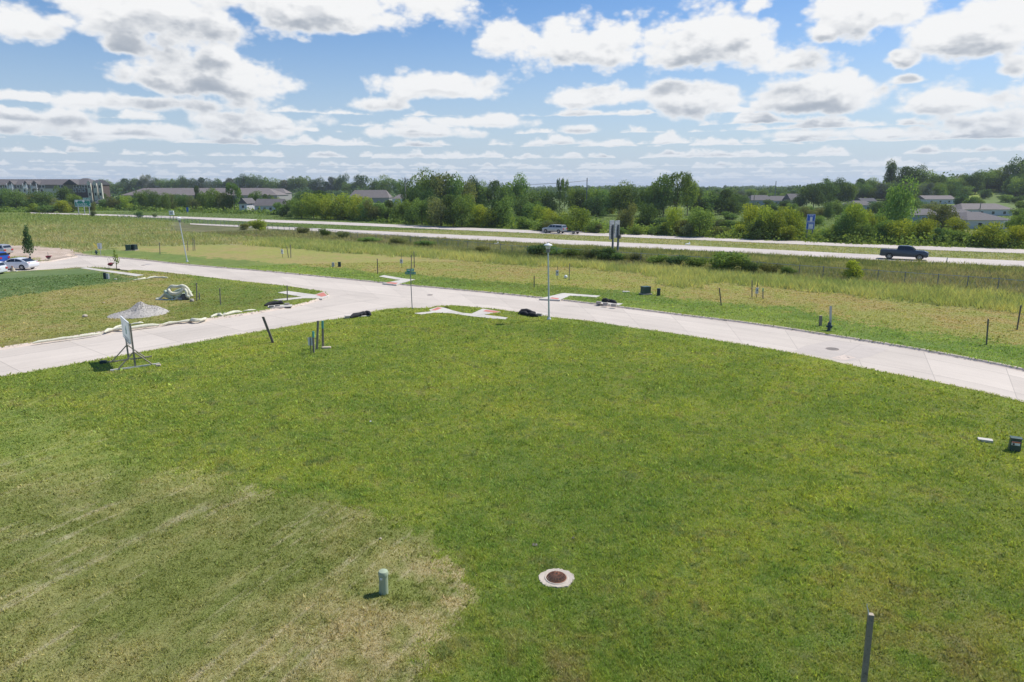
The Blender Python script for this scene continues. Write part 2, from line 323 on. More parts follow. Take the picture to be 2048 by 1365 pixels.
def sheetmat(name,col,tr):
    m=bpy.data.materials.new(name); m.use_nodes=True; N=NT(m.node_tree); N.n.clear()
    o=N.new('ShaderNodeOutputMaterial'); tc=N.new('ShaderNodeTexCoord').outputs['Object']; f=N.m('MULTIPLY_ADD',N.noise(tc,3,4,.6),.12,.92)
    c=N.mix(1.0,col,N.xyz(f,f,f),'MULTIPLY'); d=N.new('ShaderNodeBsdfDiffuse'); t=N.new('ShaderNodeBsdfTranslucent'); N.l.new(c,d.inputs[0]); N.l.new(c,t.inputs[0])
    mx=N.new('ShaderNodeMixShader'); mx.inputs[0].default_value=tr; N.l.new(d.outputs[0],mx.inputs[1]); N.l.new(t.outputs[0],mx.inputs[2]); N.l.new(mx.outputs[0],o.inputs[0]); return m
M['plastic_sheet']=sheetmat('plastic_sheet',(.86,.87,.88),.5)
KIND={'dark':((0.070,0.119,0.053),(0.120,0.195,0.073),(0.212,0.287,0.094)),
      'mid':((0.125,0.202,0.063),(0.226,0.317,0.086),(0.375,0.436,0.133)),
      'yellow':((0.212,0.287,0.053),(0.412,0.459,0.073),(0.674,0.631,0.109)),
      'olive':((0.149,0.179,0.073),(0.262,0.271,0.109),(0.412,0.367,0.171)),
      'willow':((0.187,0.252,0.133),(0.336,0.390,0.219),(0.548,0.573,0.340)),
      'grey':((0.125,0.149,0.109),(0.212,0.230,0.171),(0.325,0.321,0.243)),
      'far':((0.113,0.172,0.086),(0.176,0.241,0.122),(0.250,0.321,0.146))}
LM={k:leafmat('leaves_'+k,v,.40) for k,v in KIND.items()}
# ------------------------------------------------------------------ mesh helpers
def tag(o,label=None,cat=None,group=None,kind=None):
    if label: o['label']=label
    if cat: o['category']=cat
    if group: o['group']=group
    if kind: o['kind']=kind
    return o
def empty(name,loc=(0,0,0),rz=0,label=None,cat=None,group=None):
    o=bpy.data.objects.new(name,None); C.objects.link(o); o.location=loc; o.rotation_euler=(0,0,rz); o.empty_display_size=.3
    return tag(o,label,cat,group)
def link(name,me,mat,parent=None,loc=(0,0,0),rz=0):
    o=bpy.data.objects.new(name,me); C.objects.link(o)
    if mat is not None and not me.materials: me.materials.append(mat)
    o.location=loc; o.rotation_euler=(0,0,rz)
    if parent: o.parent=parent
    return o
class MB:
    def __init__(s): s.v=[]; s.f=[]
    def add(s,v,f): o=len(s.v); s.v+=[tuple(map(float,p)) for p in v]; s.f+=[tuple(i+o for i in q) for q in f]; return s
    def box(s,c,d,rz=0,taper=1.0):
        x,y,z=d[0]/2,d[1]/2,d[2]/2; v=[]
        for k in (-1,1):
            t=taper if k>0 else 1
            for (a,b) in ((-1,-1),(1,-1),(1,1),(-1,1)):
                X,Y=a*x*t,b*y*t; v.append((c[0]+X*math.cos(rz)-Y*math.sin(rz),c[1]+X*math.sin(rz)+Y*math.cos(rz),c[2]+k*z))
        return s.add(v,[(3,2,1,0),(4,5,6,7),(0,1,5,4),(1,2,6,5),(2,3,7,6),(3,0,4,7)])
    def tube(s,pts,r,n=8,cap=True):
        P=[Vector(p) for p in pts]; rr=r if isinstance(r,(list,tuple)) else [r]*len(P); v=[];f=[]
        up=Vector((0,0,1))
        for i,p in enumerate(P):
            d=(P[min(i+1,len(P)-1)]-P[max(i-1,0)]).normalized()
            a=d.cross(up if abs(d.z)<.95 else Vector((1,0,0))).normalized(); b=d.cross(a).normalized()
            for k in range(n):
                th=2*math.pi*k/n; v.append(p+a*math.cos(th)*rr[i]+b*math.sin(th)*rr[i])
        for i in range(len(P)-1):
            for k in range(n): f.append((i*n+k,i*n+(k+1)%n,(i+1)*n+(k+1)%n,(i+1)*n+k))
        if cap: f.append(tuple(range(n))[::-1]); f.append(tuple((len(P)-1)*n+k for k in range(n)))
        return s.add(v,[q[::-1] for q in f])
    def lathe(s,c,prof,n=16):
        """prof: list of (radius,z)"""
        v=[];f=[]
        for (r,z) in prof:
            for k in range(n): th=2*math.pi*k/n; v.append((c[0]+r*math.cos(th),c[1]+r*math.sin(th),c[2]+z))
        for i in range(len(prof)-1):
            for k in range(n): f.append((i*n+k,i*n+(k+1)%n,(i+1)*n+(k+1)%n,(i+1)*n+k))
        f.append(tuple(range(n))[::-1]); f.append(tuple((len(prof)-1)*n+k for k in range(n)))
        return s.add(v,f)
    def prism(s,poly,z0,z1):
        n=len(poly); v=[(p[0],p[1],z0) for p in poly]+[(p[0],p[1],z1) for p in poly]
        tri=tessellate_polygon([[Vector((p[0],p[1],0)) for p in poly]])
        f=[tuple(t) for t in tri]+[tuple(i+n for i in t) for t in tri]+[(i,(i+1)%n,(i+1)%n+n,i+n) for i in range(n)]
        return s.add(v,f)
    def side(s,poly,y0,y1):
        """polygon in the x-z plane given depth y0..y1 (y may be a function of (x,z))"""
        g0=y0 if callable(y0) else (lambda x,z:y0); g1=y1 if callable(y1) else (lambda x,z:y1)
        n=len(poly); v=[(x,g0(x,z),z) for x,z in poly]+[(x,g1(x,z),z) for x,z in poly]
        tri=tessellate_polygon([[Vector((p[0],p[1],0)) for p in poly]])
        f=[tuple(t) for t in tri]+[tuple(i+n for i in t) for t in tri]+[(i,(i+1)%n,(i+1)%n+n,i+n) for i in range(n)]
        return s.add(v,f)
    def build(s,name,mat,parent=None,loc=(0,0,0),rz=0,smooth=False,bevel=0):
        me=bpy.data.meshes.new(name); me.from_pydata(s.v,[],s.f); me.update()
        bm=bmesh.new(); bm.from_mesh(me); bmesh.ops.recalc_face_normals(bm,faces=bm.faces)
        if bevel: bmesh.ops.bevel(bm,geom=[e for e in bm.edges if e.is_manifold and e.calc_face_angle(0)>.5],offset=bevel,segments=2,affect='EDGES',profile=.6)
        bm.to_mesh(me); bm.free()
        if smooth:
            for p in me.polygons: p.use_smooth=True
            me.set_sharp_from_angle(angle=R(42))
        return link(name,me,mat,parent,loc,rz)
def np_mesh(name,v,nper,cols=None):
    """v: (N*nper,3) loose faces of nper corners; cols: (N,3)"""
    n=len(v)//nper; me=bpy.data.meshes.new(name)
    me.vertices.add(len(v)); me.vertices.foreach_set('co',np.ascontiguousarray(v,np.float32).ravel())
    me.loops.add(len(v)); me.loops.foreach_set('vertex_index',np.arange(len(v),dtype=np.int32))
    me.polygons.add(n); me.polygons.foreach_set('loop_start',np.arange(0,len(v),nper,dtype=np.int32))
    if cols is not None:
        a=me.attributes.new('Col','FLOAT_COLOR','POINT'); c=np.ones((n,nper,4),np.float32); c[:,:,:3]=cols[:,None,:]; a.data.foreach_set('color',c.ravel())
    me.update(); me.validate(); return me
def textmesh(s,size,parent,name,mat,loc,rot,align='CENTER'):
    cu=bpy.data.curves.new('t','FONT'); cu.body=s; cu.size=size; cu.align_x=align; cu.align_y='CENTER'; cu.extrude=.004; cu.offset=.012*size
    to=bpy.data.objects.new('t',cu); C.objects.link(to); bpy.context.view_layer.update()
    me=bpy.data.meshes.new_from_object(to.evaluated_get(bpy.context.evaluated_depsgraph_get())); bpy.data.objects.remove(to)
    o=link(name,me,mat,parent,loc); o.rotation_euler=rot; return o
def copy_tree(o,parent=None):
    c=o.copy(); C.objects.link(c)
    if parent: c.parent=parent
    for ch in [k for k in bpy.data.objects if k.parent==o]: copy_tree(ch,c)
    return c
# ================================================================== ROADS
def W(pts,z=0): return [at(px,py,z) for px,py in pts]
ZR=-.12
A_far=[(150,510.5),(260,519),(380,531.5),(520,543),(650,555.5),(795,570),(920,581.5),(1050,594),(1190,610),(1350,630.5),(1500,649),(1640,670),(1780,692),(1900,713),(2048,743),(2250,793),(2500,870)]
A_near=[(200,537),(270,541.5),(340,547.5),(480,564),(580,575),(640,584),(770,599),(904,613),(1000,622),(1100,636.5),(1180,645),(1263,658),(1350,670),(1438,684.5),(1535,700.5),(1633,718.5),(1740,742),(1890,771),(2048,808),(2250,870),(2500,965)]
B_top=[(-500,772),(-250,735),(0,699.5),(100,684),(200,668),(300,655),(380,645.5),(480,632),(560,619),(603,611),(630,603),(646,597.5),(656,592),(651,587),(640,583)]
B_bot=[(-500,845),(-250,800),(0,757.5),(100,740),(200,722),(290,706),(380,690),(455,676),(540,662),(600,652),(640,645),(700,637),(742,626.5),(767,621.5),(795,618.8),(824,618.6),(850,619),(875,615),(904,613)]
D_poly=[(-200,520),(-60,523),(62,527),(104,523.5),(140,517),(171,512.3),(215,516),(260,519),(260,541),(205,536.5),(162,536.8),(100,541),(0,546.5),(-60,550),(-200,560)]
af=smooth_line(W(A_far,ZR),.8); an=smooth_line(W(A_near,ZR),.8)
bt=smooth_line(W(B_top,ZR),.8); bb=smooth_line(W(B_bot,ZR),.8)
dp=[np.array(p[:2]) for p in W(D_poly,ZR)]
def resample(l,n):
    l=np.array(l); s=np.r_[0,np.cumsum(np.hypot(*np.diff(l,axis=0).T))]; q=np.linspace(0,s[-1],n); return np.c_[np.interp(q,s,l[:,0]),np.interp(q,s,l[:,1])],q
def strip(name,La,Lb,z,mat,n=160):
    a,s=resample(La,n); b,_=resample(Lb,n); v=[];f=[];uv=[]
    for i in range(n):
        w=np.hypot(*(b[i]-a[i]))
        for k in range(5):
            t=k/4; p=a[i]*(1-t)+b[i]*t; v.append((p[0],p[1],z)); uv.append((s[i],(t-.5)*7.8))
    for i in range(n-1):
        for k in range(4): f.append((i*5+k,i*5+k+1,(i+1)*5+k+1,(i+1)*5+k))
    me=bpy.data.meshes.new(name); me.from_pydata(v,[],f); u=me.uv_layers.new(name='UVMap')
    for lp in me.loops: u.data[lp.index].uv=uv[lp.vertex_index]
    bm=bmesh.new(); bm.from_mesh(me); bmesh.ops.recalc_face_normals(bm,faces=bm.faces)
    bm.faces.ensure_lookup_table()
    if bm.faces[0].normal.z<0: bmesh.ops.reverse_faces(bm,faces=bm.faces)
    bm.to_mesh(me); bm.free(); return tag(link(name,me,mat),kind='structure')
def sheet(name,poly,z,mat,dirv=(1,0),org=(0,0),thick=0,parent=None):
    d=np.array(dirv)/np.hypot(*dirv); nrm=np.array((-d[1],d[0])); P=[np.array(p[:2]) for p in poly]
    mb=MB(); 
    if thick: mb.prism([(p[0],p[1]) for p in P],z-thick,z)
    else:
        tri=tessellate_polygon([[Vector((p[0],p[1],0)) for p in P]]); mb.add([(p[0],p[1],z) for p in P],[tuple(t) for t in tri])
    o=mb.build(name,mat,parent); me=o.data
    if not thick and me.polygons[0].normal.z<0: me.flip_normals()
    u=me.uv_layers.new(name='UVMap')
    for lp in me.loops:
        q=np.array(me.vertices[lp.vertex_index].co[:2])-np.array(org); u.data[lp.index].uv=(float(q@d),float(q@nrm))
    return o
strip('street',af,an,ZR,M['road'])
bdir=np.array(at(640,645)[:2])-np.array(at(0,757)[:2]); borg=(np.array(at(100,740)[:2])+np.array(at(100,684)[:2]))/2
tag(sheet('side_street',list(bt)+list(bb[::-1]),ZR-.004,M['road'],bdir,borg),kind='structure')
tag(sheet('driveway',dp,ZR-.008,M['road'],(1,-.1),(-50,85)),kind='structure')
roadpolys=[list(map(tuple,af))+list(map(tuple,an[::-1])),list(map(tuple,bt))+list(map(tuple,bb[::-1])),list(map(tuple,dp))]
def in_road(x,y):
    r=np.zeros(x.shape,bool)
    for p in roadpolys: r|=pip(x,y,p)
    return r
def road_dist(x,y):
    d=np.full(x.shape,1e9); m=(y>20)&(y<130)&(np.abs(x)<130)
    for p in roadpolys: d[m]=np.minimum(d[m],dseg(x[m],y[m],p))
    d[in_road(x,y)]=-1; return d
M['patch']=concrete('patched_concrete',(.52,.46,.405),4.6,3.9,.02,.3)
tag(sheet('road_patch',W([(1587,703),(1610,692),(1668,680.5),(1722,688.5),(1776,699),(1745,712),(1700,723),(1640,712)],ZR),ZR+.004,M['patch'],(1,-.9),(20,44)),kind='structure')
tag(sheet('road_patch',W([(1662,716),(1690,710),(1712,716),(1686,722)],ZR),ZR+.008,M['kerb'],(1,-.9),(20,44)),kind='structure')
# kerbs and the verge strip behind them, along every free road edge
def free_runs(line,others):
    L=np.array(line); ins=np.zeros(len(L),bool)
    for p in others: ins|=pip(L[:,0],L[:,1],p)
    runs=[];cur=[]
    for i,p in enumerate(L):
        if ins[i]:
            if len(cur)>3: runs.append(np.array(cur))
            cur=[]
        else: cur.append(p)
    if len(cur)>3: runs.append(np.array(cur))
    return runs
def normals(L):
    d=np.gradient(L,axis=0); d/=np.hypot(d[:,0],d[:,1])[:,None]+1e-9; return np.c_[-d[:,1],d[:,0]]
def ribbon(name,runs,prof,mat,close=False):
    mb=MB(); vert=[]
    for (L,sg) in runs:
        nn=normals(L)*sg; k=len(prof); v=[];f=[]
        for i in range(len(L)):
            for (o,z) in prof: v.append((L[i,0]+nn[i,0]*o,L[i,1]+nn[i,1]*o,z))
        for i in range(len(L)-1):
            for j in range(k-1): f.append((i*k+j,i*k+j+1,(i+1)*k+j+1,(i+1)*k+j))
        mb.add(v,f)
    me=bpy.data.meshes.new(name); me.from_pydata(mb.v,[],mb.f); me.update()
    o=link(name,me,mat); return tag(o,kind='structure')
runs=[]
def addruns(line,others,inside_poly):
    for L in free_runs(line,others):
        nn=normals(L); t=L+nn*.4; s=-1 if pip(t[:,0],t[:,1],inside_poly).mean()>.5 else 1; runs.append((L,s))
addruns(af,[roadpolys[2],roadpolys[1]],roadpolys[0]); addruns(an,[roadpolys[1],roadpolys[2]],roadpolys[0])
addruns(bt,[roadpolys[0]],roadpolys[1]); addruns(bb,[roadpolys[0]],roadpolys[1])
dl=[]; 
for i in range(len(dp)): 
    a,b=dp[i],dp[(i+1)%len(dp)]; n=max(2,int(np.hypot(*(b-a))/.8)); dl+=[a+(b-a)*k/n for k in range(n)]
addruns(dl,[roadpolys[0]],roadpolys[2])
ribbon('kerb',runs,[(-.16,ZR-.02),(-.14,ZR+.003),(-.04,ZR+.03),(.03,-.015),(.07,.012),(.19,.016),(.21,-.05)],M['kerb'])
# highway
hNt=smooth_line(W([(380,447.5),(500,452),(690,460),(860,468),(1030,476),(1200,484),(1370,491.6),(1540,500),(1700,508),(1870,515.5),(2048,523),(2400,539),(2900,560)]),3)
hNb=smooth_line(W([(380,449.5),(500,456),(690,467),(860,476),(1030,485),(1200,493.5),(1370,501.3),(1540,509.8),(1700,518.3),(1870,526.5),(2048,534.8),(2400,551.5),(2900,575)]),3)
hFt=smooth_line(W([(60,425.5),(200,429),(340,433),(520,439.5),(690,445.5),(860,453),(1030,460),(1200,466.5),(1370,473),(1540,480.3),(1700,487.2),(1870,493.5),(2048,499.5),(2400,512),(2900,529)]),4)
hFb=smooth_line(W([(60,427.5),(200,432),(340,437.3),(520,444.5),(690,451),(860,458.5),(1030,465.7),(1200,473),(1370,480),(1540,487.3),(1700,494.3),(1870,501.3),(2048,508),(2400,521.5),(2900,540)]),4)
o1=strip('highway_near_lanes',hNt,hNb,.05,M['hw'],120); o2=strip('highway_far_lanes',hFt,hFb,.05,M['hw'],140)
hwpolys=[list(map(tuple,hNt))+list(map(tuple,hNb[::-1])),list(map(tuple,hFt))+list(map(tuple,hFb[::-1]))]
def offs(La,Lb,t,w,n=120):
    a,_=resample(La,n); b,_=resample(Lb,n); return a*(1-t)+b*t, a*(1-t-w)+b*(t+w)
for (La,Lb) in ((hNt,hNb),(hFt,hFb)):
    for t in (.10,.86):
        c,d=offs(La,Lb,t,.012); mb=MB(); v=[];f=[]
        for i in range(len(c)): v+=[(c[i][0],c[i][1],.056),(d[i][0],d[i][1],.056)]
        for i in range(len(c)-1): f.append((2*i,2*i+1,2*i+3,2*i+2))
        me=bpy.data.meshes.new('edge_line'); me.from_pydata(v,[],f); tag(link('road_marking',me,M['offw']),kind='structure')
# pavements
def walk(poly,z=.02,name='pavement',mat='walk',thick=.16,d=(1,-.5)):
    w=[at(a,b,0) for a,b in poly]; return tag(sheet(name,w,z,M[mat],d,w[0][:2],thick),kind='structure')
WALKS=[[(555,585.8),(575,582.6),(630,590),(647,584.2),(657,593.5),(644,598),(610,597),(563,602),(546,599.7),(603,594.3)],
 [(757.6,553.6),(768,551),(812,558.3),(831,559.5),(793,570),(765,567.2),(799,560.8)],
 [(827,627.2),(862,623.6),(858,620),(877,614.5),(890,616.5),(905,621.5),(925,626.5),(943,628),(966,618),(1003,624.5),(968,630),(1016,636),(1012,639.3),(985,638),(940,633),(900,627.2),(870,626),(843,629.5)],
 [(1078,598.3),(1126,586.8),(1201,592.2),(1193,595.4),(1140,592),(1120,600.5)],
 [(160,536.8),(172,535.4),(288,550.4),(272,553)]]
for w in WALKS: walk(w)
for t in ([(631,590.5),(647,585.5),(654,592),(643,594.5)],[(771,566.8),(791,569.3),(796,566.6),(778,564.8)],[(862,621.5),(876,615.3),(884,617),(872,621.8)],[(966,623.5),(972,620.5),(1000,624.2),(990,626.4)],[(1098,597.6),(1104,595.6),(1119,597.4),(1115,599.7)]):
    walk(t,.026,'tactile_paving','tact',.03)
walkw=[[tuple(at(a,b,0)[:2]) for a,b in w] for w in WALKS]
# ================================================================== LAND
up_v=[(171,511),(260,518),(380,530),(650,554),(795,569),(1050,593),(1190,609),(1350,629),(1500,648),(1640,669),(1780,691),(1900,712),(2048,742),(2600,880)]
gb=[(2600,790),(2300,735),(2048,690),(1900,673),(1760,653),(1640,630),(1560,618),(1440,606),(1300,588),(1180,578),(1100,572),(960,559),(770,545),(690,538),(480,520),(340,508),(230,500),(171,500)]
te=[(2600,700),(2048,630),(1920,614),(1820,603),(1740,594),(1600,581),(1500,570),(1440,567),(1380,577),(1340,575),(1300,552),(1170,537),(1030,530),(860,517),(680,506),(600,498),(480,490),(340,492),(230,494)]
fe=[(2600,635),(2048,592),(1850,578),(1700,566),(1560,555),(1400,540),(1200,530),(1030,518),(860,502),(700,486),(560,478)]
hn=[(340,443),(480,455),(690,467),(1030,486),(1370,502),(1700,519),(2048,535.5),(2600,562)]
ZP=[('dry',[(-900,700),(-300,762),(0,810),(130,858),(300,925),(450,978),(560,1005),(700,1022),(820,1052),(900,1100),(958,1165),(935,1225),(885,1290),(862,1380),(820,1900),(-3000,1900)]),
 ('darklawn',[(-400,560),(0,547),(162,537.5),(215,543),(290,556),(240,564),(130,577),(0,598),(-400,640)]),
 ('dirt',[(-400,489),(0,491),(60,492),(100,494),(150,500),(173,511.5),(104,523.5),(92,520.5),(60,519),(40,514),(-400,512)]),
 ('lotgreen',[(400,556),(480,562),(640,584),(657,592),(600,612),(400,643),(320,640),(360,612),(350,585)]),
 ('lot',[(-900,560),(0,549),(162,537),(340,548),(640,585),(657,592),(600,612),(380,646),(0,699),(-900,835)]),
 ('verge',up_v+gb),('brown',gb[::-1][1:]+te),('tall',te[::-1][2:]+fe),('brush',hn+fe+[(340,462)]),
 ('meadow',[(-900,423),(0,424),(200,428),(340,442),(345,462),(560,478),(600,498),(480,490),(340,492),(230,494),(171,500),(171,511),(100,494),(0,491),(-900,489)]),
 ('hillgrass',[(1880,395),(1955,394),(2048,383),(2048,402),(1990,410),(1900,414),(1840,412)])]
ZI={n:i for i,(n,_) in enumerate(ZP)}; LAWN,MEDIAN=20,21
def zones(x,y,rj=None):
    jx=(fbm(x,y,2.2,4,11)-.5)+.8*(fbm(x,y,.35,2,13)-.5); jy=(fbm(x,y,2.2,4,12)-.5)+.8*(fbm(x,y,.35,2,14)-.5); k=np.clip(y/14,1.3,3.2)
    X=x+jx*k; Y=y+jy*k*1.3
    if rj is not None:
        s_=np.clip(y/45,.22,1.0); X=X+rj[0]*s_; Y=Y+rj[1]*s_*1.2
    px,py=project(X,Y); z=np.full(x.shape,LAWN)
    z[(y>86)]=MEDIAN; z[(py<452)&(y>100)]=MEDIAN
    z[y<2]=LAWN
    m=y>2
    for n,poly in ZP[::-1]:
        q=pip(px,py,poly)&m; z[q]=ZI[n]
    return z
dA=at(100,1290); dB=at(330,1150); sdv=np.array([dB.x-dA.x,dB.y-dA.y]); sdv/=np.hypot(*sdv)
def lerp(a,b,t): return a*(1-t[:,None])+b*t[:,None]
def col_at(x,y,z):
    """real colour of what grows (or lies) here, and how high it grows"""
    n1=fbm(x,y,6,5,1); n2=fbm(x,y,1.4,4,2); n3=fbm(x,y,.5,3,3); n4=fbm(x,y,18,4,4)
    c=np.zeros((len(x),3)); h=np.full(len(x),.065)
    n5=fbm(x,y,.17,2,8); c[:]=lerp(np.array((.180,.250,.054)),np.array((.345,.375,.070)),np.clip(.46+(n1-.5)*.9+(n2-.5)*1.0+(n3-.5)*1.1+(n5-.5)*1.0,0,1))
    c=lerp(c,np.array((.345,.345,.080)),sst(n1*.4+n3*.6,.54,.70)*.5)
    c=lerp(c,np.array((.25,.215,.10)),sst(n3*.6+n2*.4,.58,.74)*.5); c=lerp(c,np.array((.105,.185,.055)),sst(n5*.45+n3*.55,.56,.70)*.6)
    q=(z==LAWN)
    # lusher, darker grass in the low ground running to the inlet, thinner and drier in front of it
    lush=np.exp(-(((x-3.2)/4.0)**2+((y-20.5)/3.2)**2))+.6*np.exp(-(((x+6)/7)**2+((y-24+x*.2)/2.6)**2))
    c[q]=lerp(c[q],np.array((.125,.215,.050)),np.clip(lush[q],0,1)*.5)
    thin=np.exp(-(((x-1.0)/2.2)**2+((y-12.5)/2.6)**2))+.7*np.exp(-(((x-9.5)/3)**2+((y-13)/4)**2))
    c[q]=lerp(c[q],np.array((.26,.215,.105)),np.clip(thin[q],0,1)*sst(n2[q]*.5+n3[q]*.5,.35,.6)*.7)
    sides=np.clip((np.abs(x-2)/y-.45)*1.6,0,1)*np.clip((40-y)/20,0,1)
    c[q]=lerp(c[q],np.array((.25,.25,.085)),sides[q]*.4)
    # mown, dried bank with lines of clippings
    q=z==ZI['dry']
    if q.any():
        u=x[q]*sdv[0]+y[q]*sdv[1]; v=-x[q]*sdv[1]+y[q]*sdv[0]+.35*fbm(x[q],y[q],3,3,9)
        st=vnoise(u/5,v/.13,5)*.5+vnoise(u/2.2,v/.07,15)*.3+vnoise(u*3,v*9,16)*.2; st2=fbm(u/3.0,v,.9,3,6)
        g=lerp(np.array((.185,.210,.062)),np.array((.310,.290,.122)),np.clip(.55+(n1[q]-.5)*1.6+(n2[q]-.5)*1.2+(st2-.5)*1.2+(n3[q]-.5)*.8,0,1))
        g=lerp(g,np.array((.40,.36,.24)),sst(st,.54,.78)*.62*sst(n2[q]*.6+st2*.4,.33,.58))
        edge=np.exp(-((x[q]+1.7)**2/1.3+(y[q]-15.9)**2/3.0))+.75*np.exp(-((x[q]+3.4)**2/3.5+(y[q]-13.0)**2/6))
        g=lerp(g,np.array((.40,.33,.20)),np.clip(edge*1.2,0,1)*sst(n3[q]*.6+n2[q]*.4,.38,.64)*.66)
        px_,py_=project(x[q],y[q]); far=sst(-py_,-1010,-900)[:,None]; g=g*(1-far)+c[q]*far*.6+g*far*.4
        c[q]=g; h[q]=.045
    def z3(name,a,b,s,hh,extra=None,nn=None):
        q=z==(ZI[name] if isinstance(name,str) else name)
        if not q.any(): return
        m=nn[q] if nn is not None else n1[q]*.5+n2[q]*.5
        g=lerp(np.array(a),np.array(b),sst(m,.36,.64))
        if extra: g=lerp(g,np.array(extra),sst(n4[q]*.55+n3[q]*.45,.5,.7)*s)
        c[q]=g; h[q]=hh
    z3('darklawn',(.115,.175,.062),(.165,.215,.085),.6,.06,(.14,.19,.08))
    z3('dirt',(.42,.33,.25),(.54,.44,.36),.5,.0,(.40,.29,.20))
    z3('lot',(.250,.255,.078),(.315,.270,.115),.7,.045,(.185,.225,.062))
    z3('lotgreen',(.190,.260,.065),(.255,.290,.080),.6,.05,(.20,.20,.06))
    z3('verge',(.200,.290,.075),(.275,.345,.090),.6,.06,(.17,.205,.05))
    z3('brown',(.275,.280,.085),(.330,.270,.110),.8,.04,(.285,.300,.078))
    z3('tall',(.250,.280,.105),(.370,.365,.150),.5,.62,(.19,.25,.10))
    z3('brush',(.145,.170,.065),(.250,.250,.115),.6,.42,(.24,.20,.135))
    z3('meadow',(.225,.245,.095),(.320,.290,.150),.75,.42,(.205,.245,.090))
    z3('hillgrass',(.22,.29,.06),(.27,.33,.07),.3,.1,(.20,.26,.05))
    z3(MEDIAN,(.235,.255,.095),(.300,.290,.130),.5,.18,(.19,.235,.08))
    q=(z==MEDIAN)&(y>165)
    c[q]=lerp(c[q],np.array((.115,.175,.050)),np.full(q.sum(),.8))
    q=z==ZI['meadow']
    if q.any():
        _,py=project(x[q],y[q]); g=sst(-py,-458,-436); c[q]=lerp(c[q],np.array((.165,.215,.060)),g*.8)
    q=(z==ZI['tall'])|(z==ZI['brush'])|(z==ZI['meadow']); h[q]*=(.45+1.1*n2[q])
    return c,h
rad=np.r_[2.5*np.exp(np.linspace(0,math.log(9/2.5),8))[:-1],9*np.exp(np.linspace(0,math.log(200/9),640))[:-1],200*np.exp(np.linspace(0,math.log(9000/200),170))]
ang=np.r_[np.radians(np.linspace(-44,44,860)),np.radians(np.linspace(44,316,90))[1:-1]]
na,nr=len(ang),len(rad)
gx=(rad[:,None]*np.sin(ang)[None,:]).ravel(); gy=(rad[:,None]*np.cos(ang)[None,:]).ravel()
gz=hfun(gx,gy)+ (fbm(gx,gy,90,3,30)-.5)*np.clip((np.hypot(gx,gy)-330)/400,0,1)*6
rd=road_dist(gx,gy); gz=np.where(rd<1.0,-.42,gz)
inl=at(1113,1158); di=np.hypot(gx-inl.x,gy-inl.y); gz=np.where(di<.42,inl.z-.9,gz)
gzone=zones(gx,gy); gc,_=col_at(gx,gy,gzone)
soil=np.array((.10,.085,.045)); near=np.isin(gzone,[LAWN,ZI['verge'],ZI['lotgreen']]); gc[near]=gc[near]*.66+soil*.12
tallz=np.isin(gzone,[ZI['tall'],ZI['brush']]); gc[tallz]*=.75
gv=np.c_[gx,gy,gz]
idx=np.arange(na*nr).reshape(nr,na)
a=idx[:-1,:]; b=idx[1:,:]; a2=np.roll(a,-1,axis=1); b2=np.roll(b,-1,axis=1)
quad=np.stack([a,b,b2,a2],-1).reshape(-1,4)
gv=np.vstack([gv,[[0,0,float(hfun(0,0))]]]); gc=np.vstack([gc,gc[:1]]); cidx=len(gv)-1
me=bpy.data.meshes.new('ground'); me.vertices.add(len(gv)); me.vertices.foreach_set('co',gv.astype(np.float32).ravel())
tri=np.stack([np.full(na,cidx),idx[0],np.roll(idx[0],-1)],-1)
lp=np.r_[quad.ravel(),tri.ravel()].astype(np.int32); me.loops.add(len(lp)); me.loops.foreach_set('vertex_index',lp)
ls=np.r_[np.arange(0,len(quad)*4,4),len(quad)*4+np.arange(0,len(tri)*3,3)].astype(np.int32)
me.polygons.add(len(ls)); me.polygons.foreach_set('loop_start',ls)
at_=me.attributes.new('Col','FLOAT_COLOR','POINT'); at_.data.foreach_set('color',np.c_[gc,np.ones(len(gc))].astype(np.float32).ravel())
me.update(); me.validate()
if me.polygons[5000].normal.z<0: me.flip_normals()
for p in me.polygons: p.use_smooth=True
tag(link('ground',me,M['turf']),kind='structure')
# verge strip between kerb and land, with the same turf
vg=ribbon('grass_verge',runs,[(.18,-.06),(.2,.006),(1.7,.006),(2.3,-.03)],M['turf'])
vv=np.array([v.co[:] for v in vg.data.vertices]); vc,_=col_at(vv[:,0],vv[:,1],zones(vv[:,0],vv[:,1]))
# where a run of verge would lie over another road, sink it
sunk=in_road(vv[:,0],vv[:,1]); vv[sunk,2]=-.4; vg.data.vertices.foreach_set('co',vv.astype(np.float32).ravel())
q=vg.data.attributes.new('Col','FLOAT_COLOR','POINT'); q.data.foreach_set('color',np.c_[vc*.8,np.ones(len(vc))].astype(np.float32).ravel())
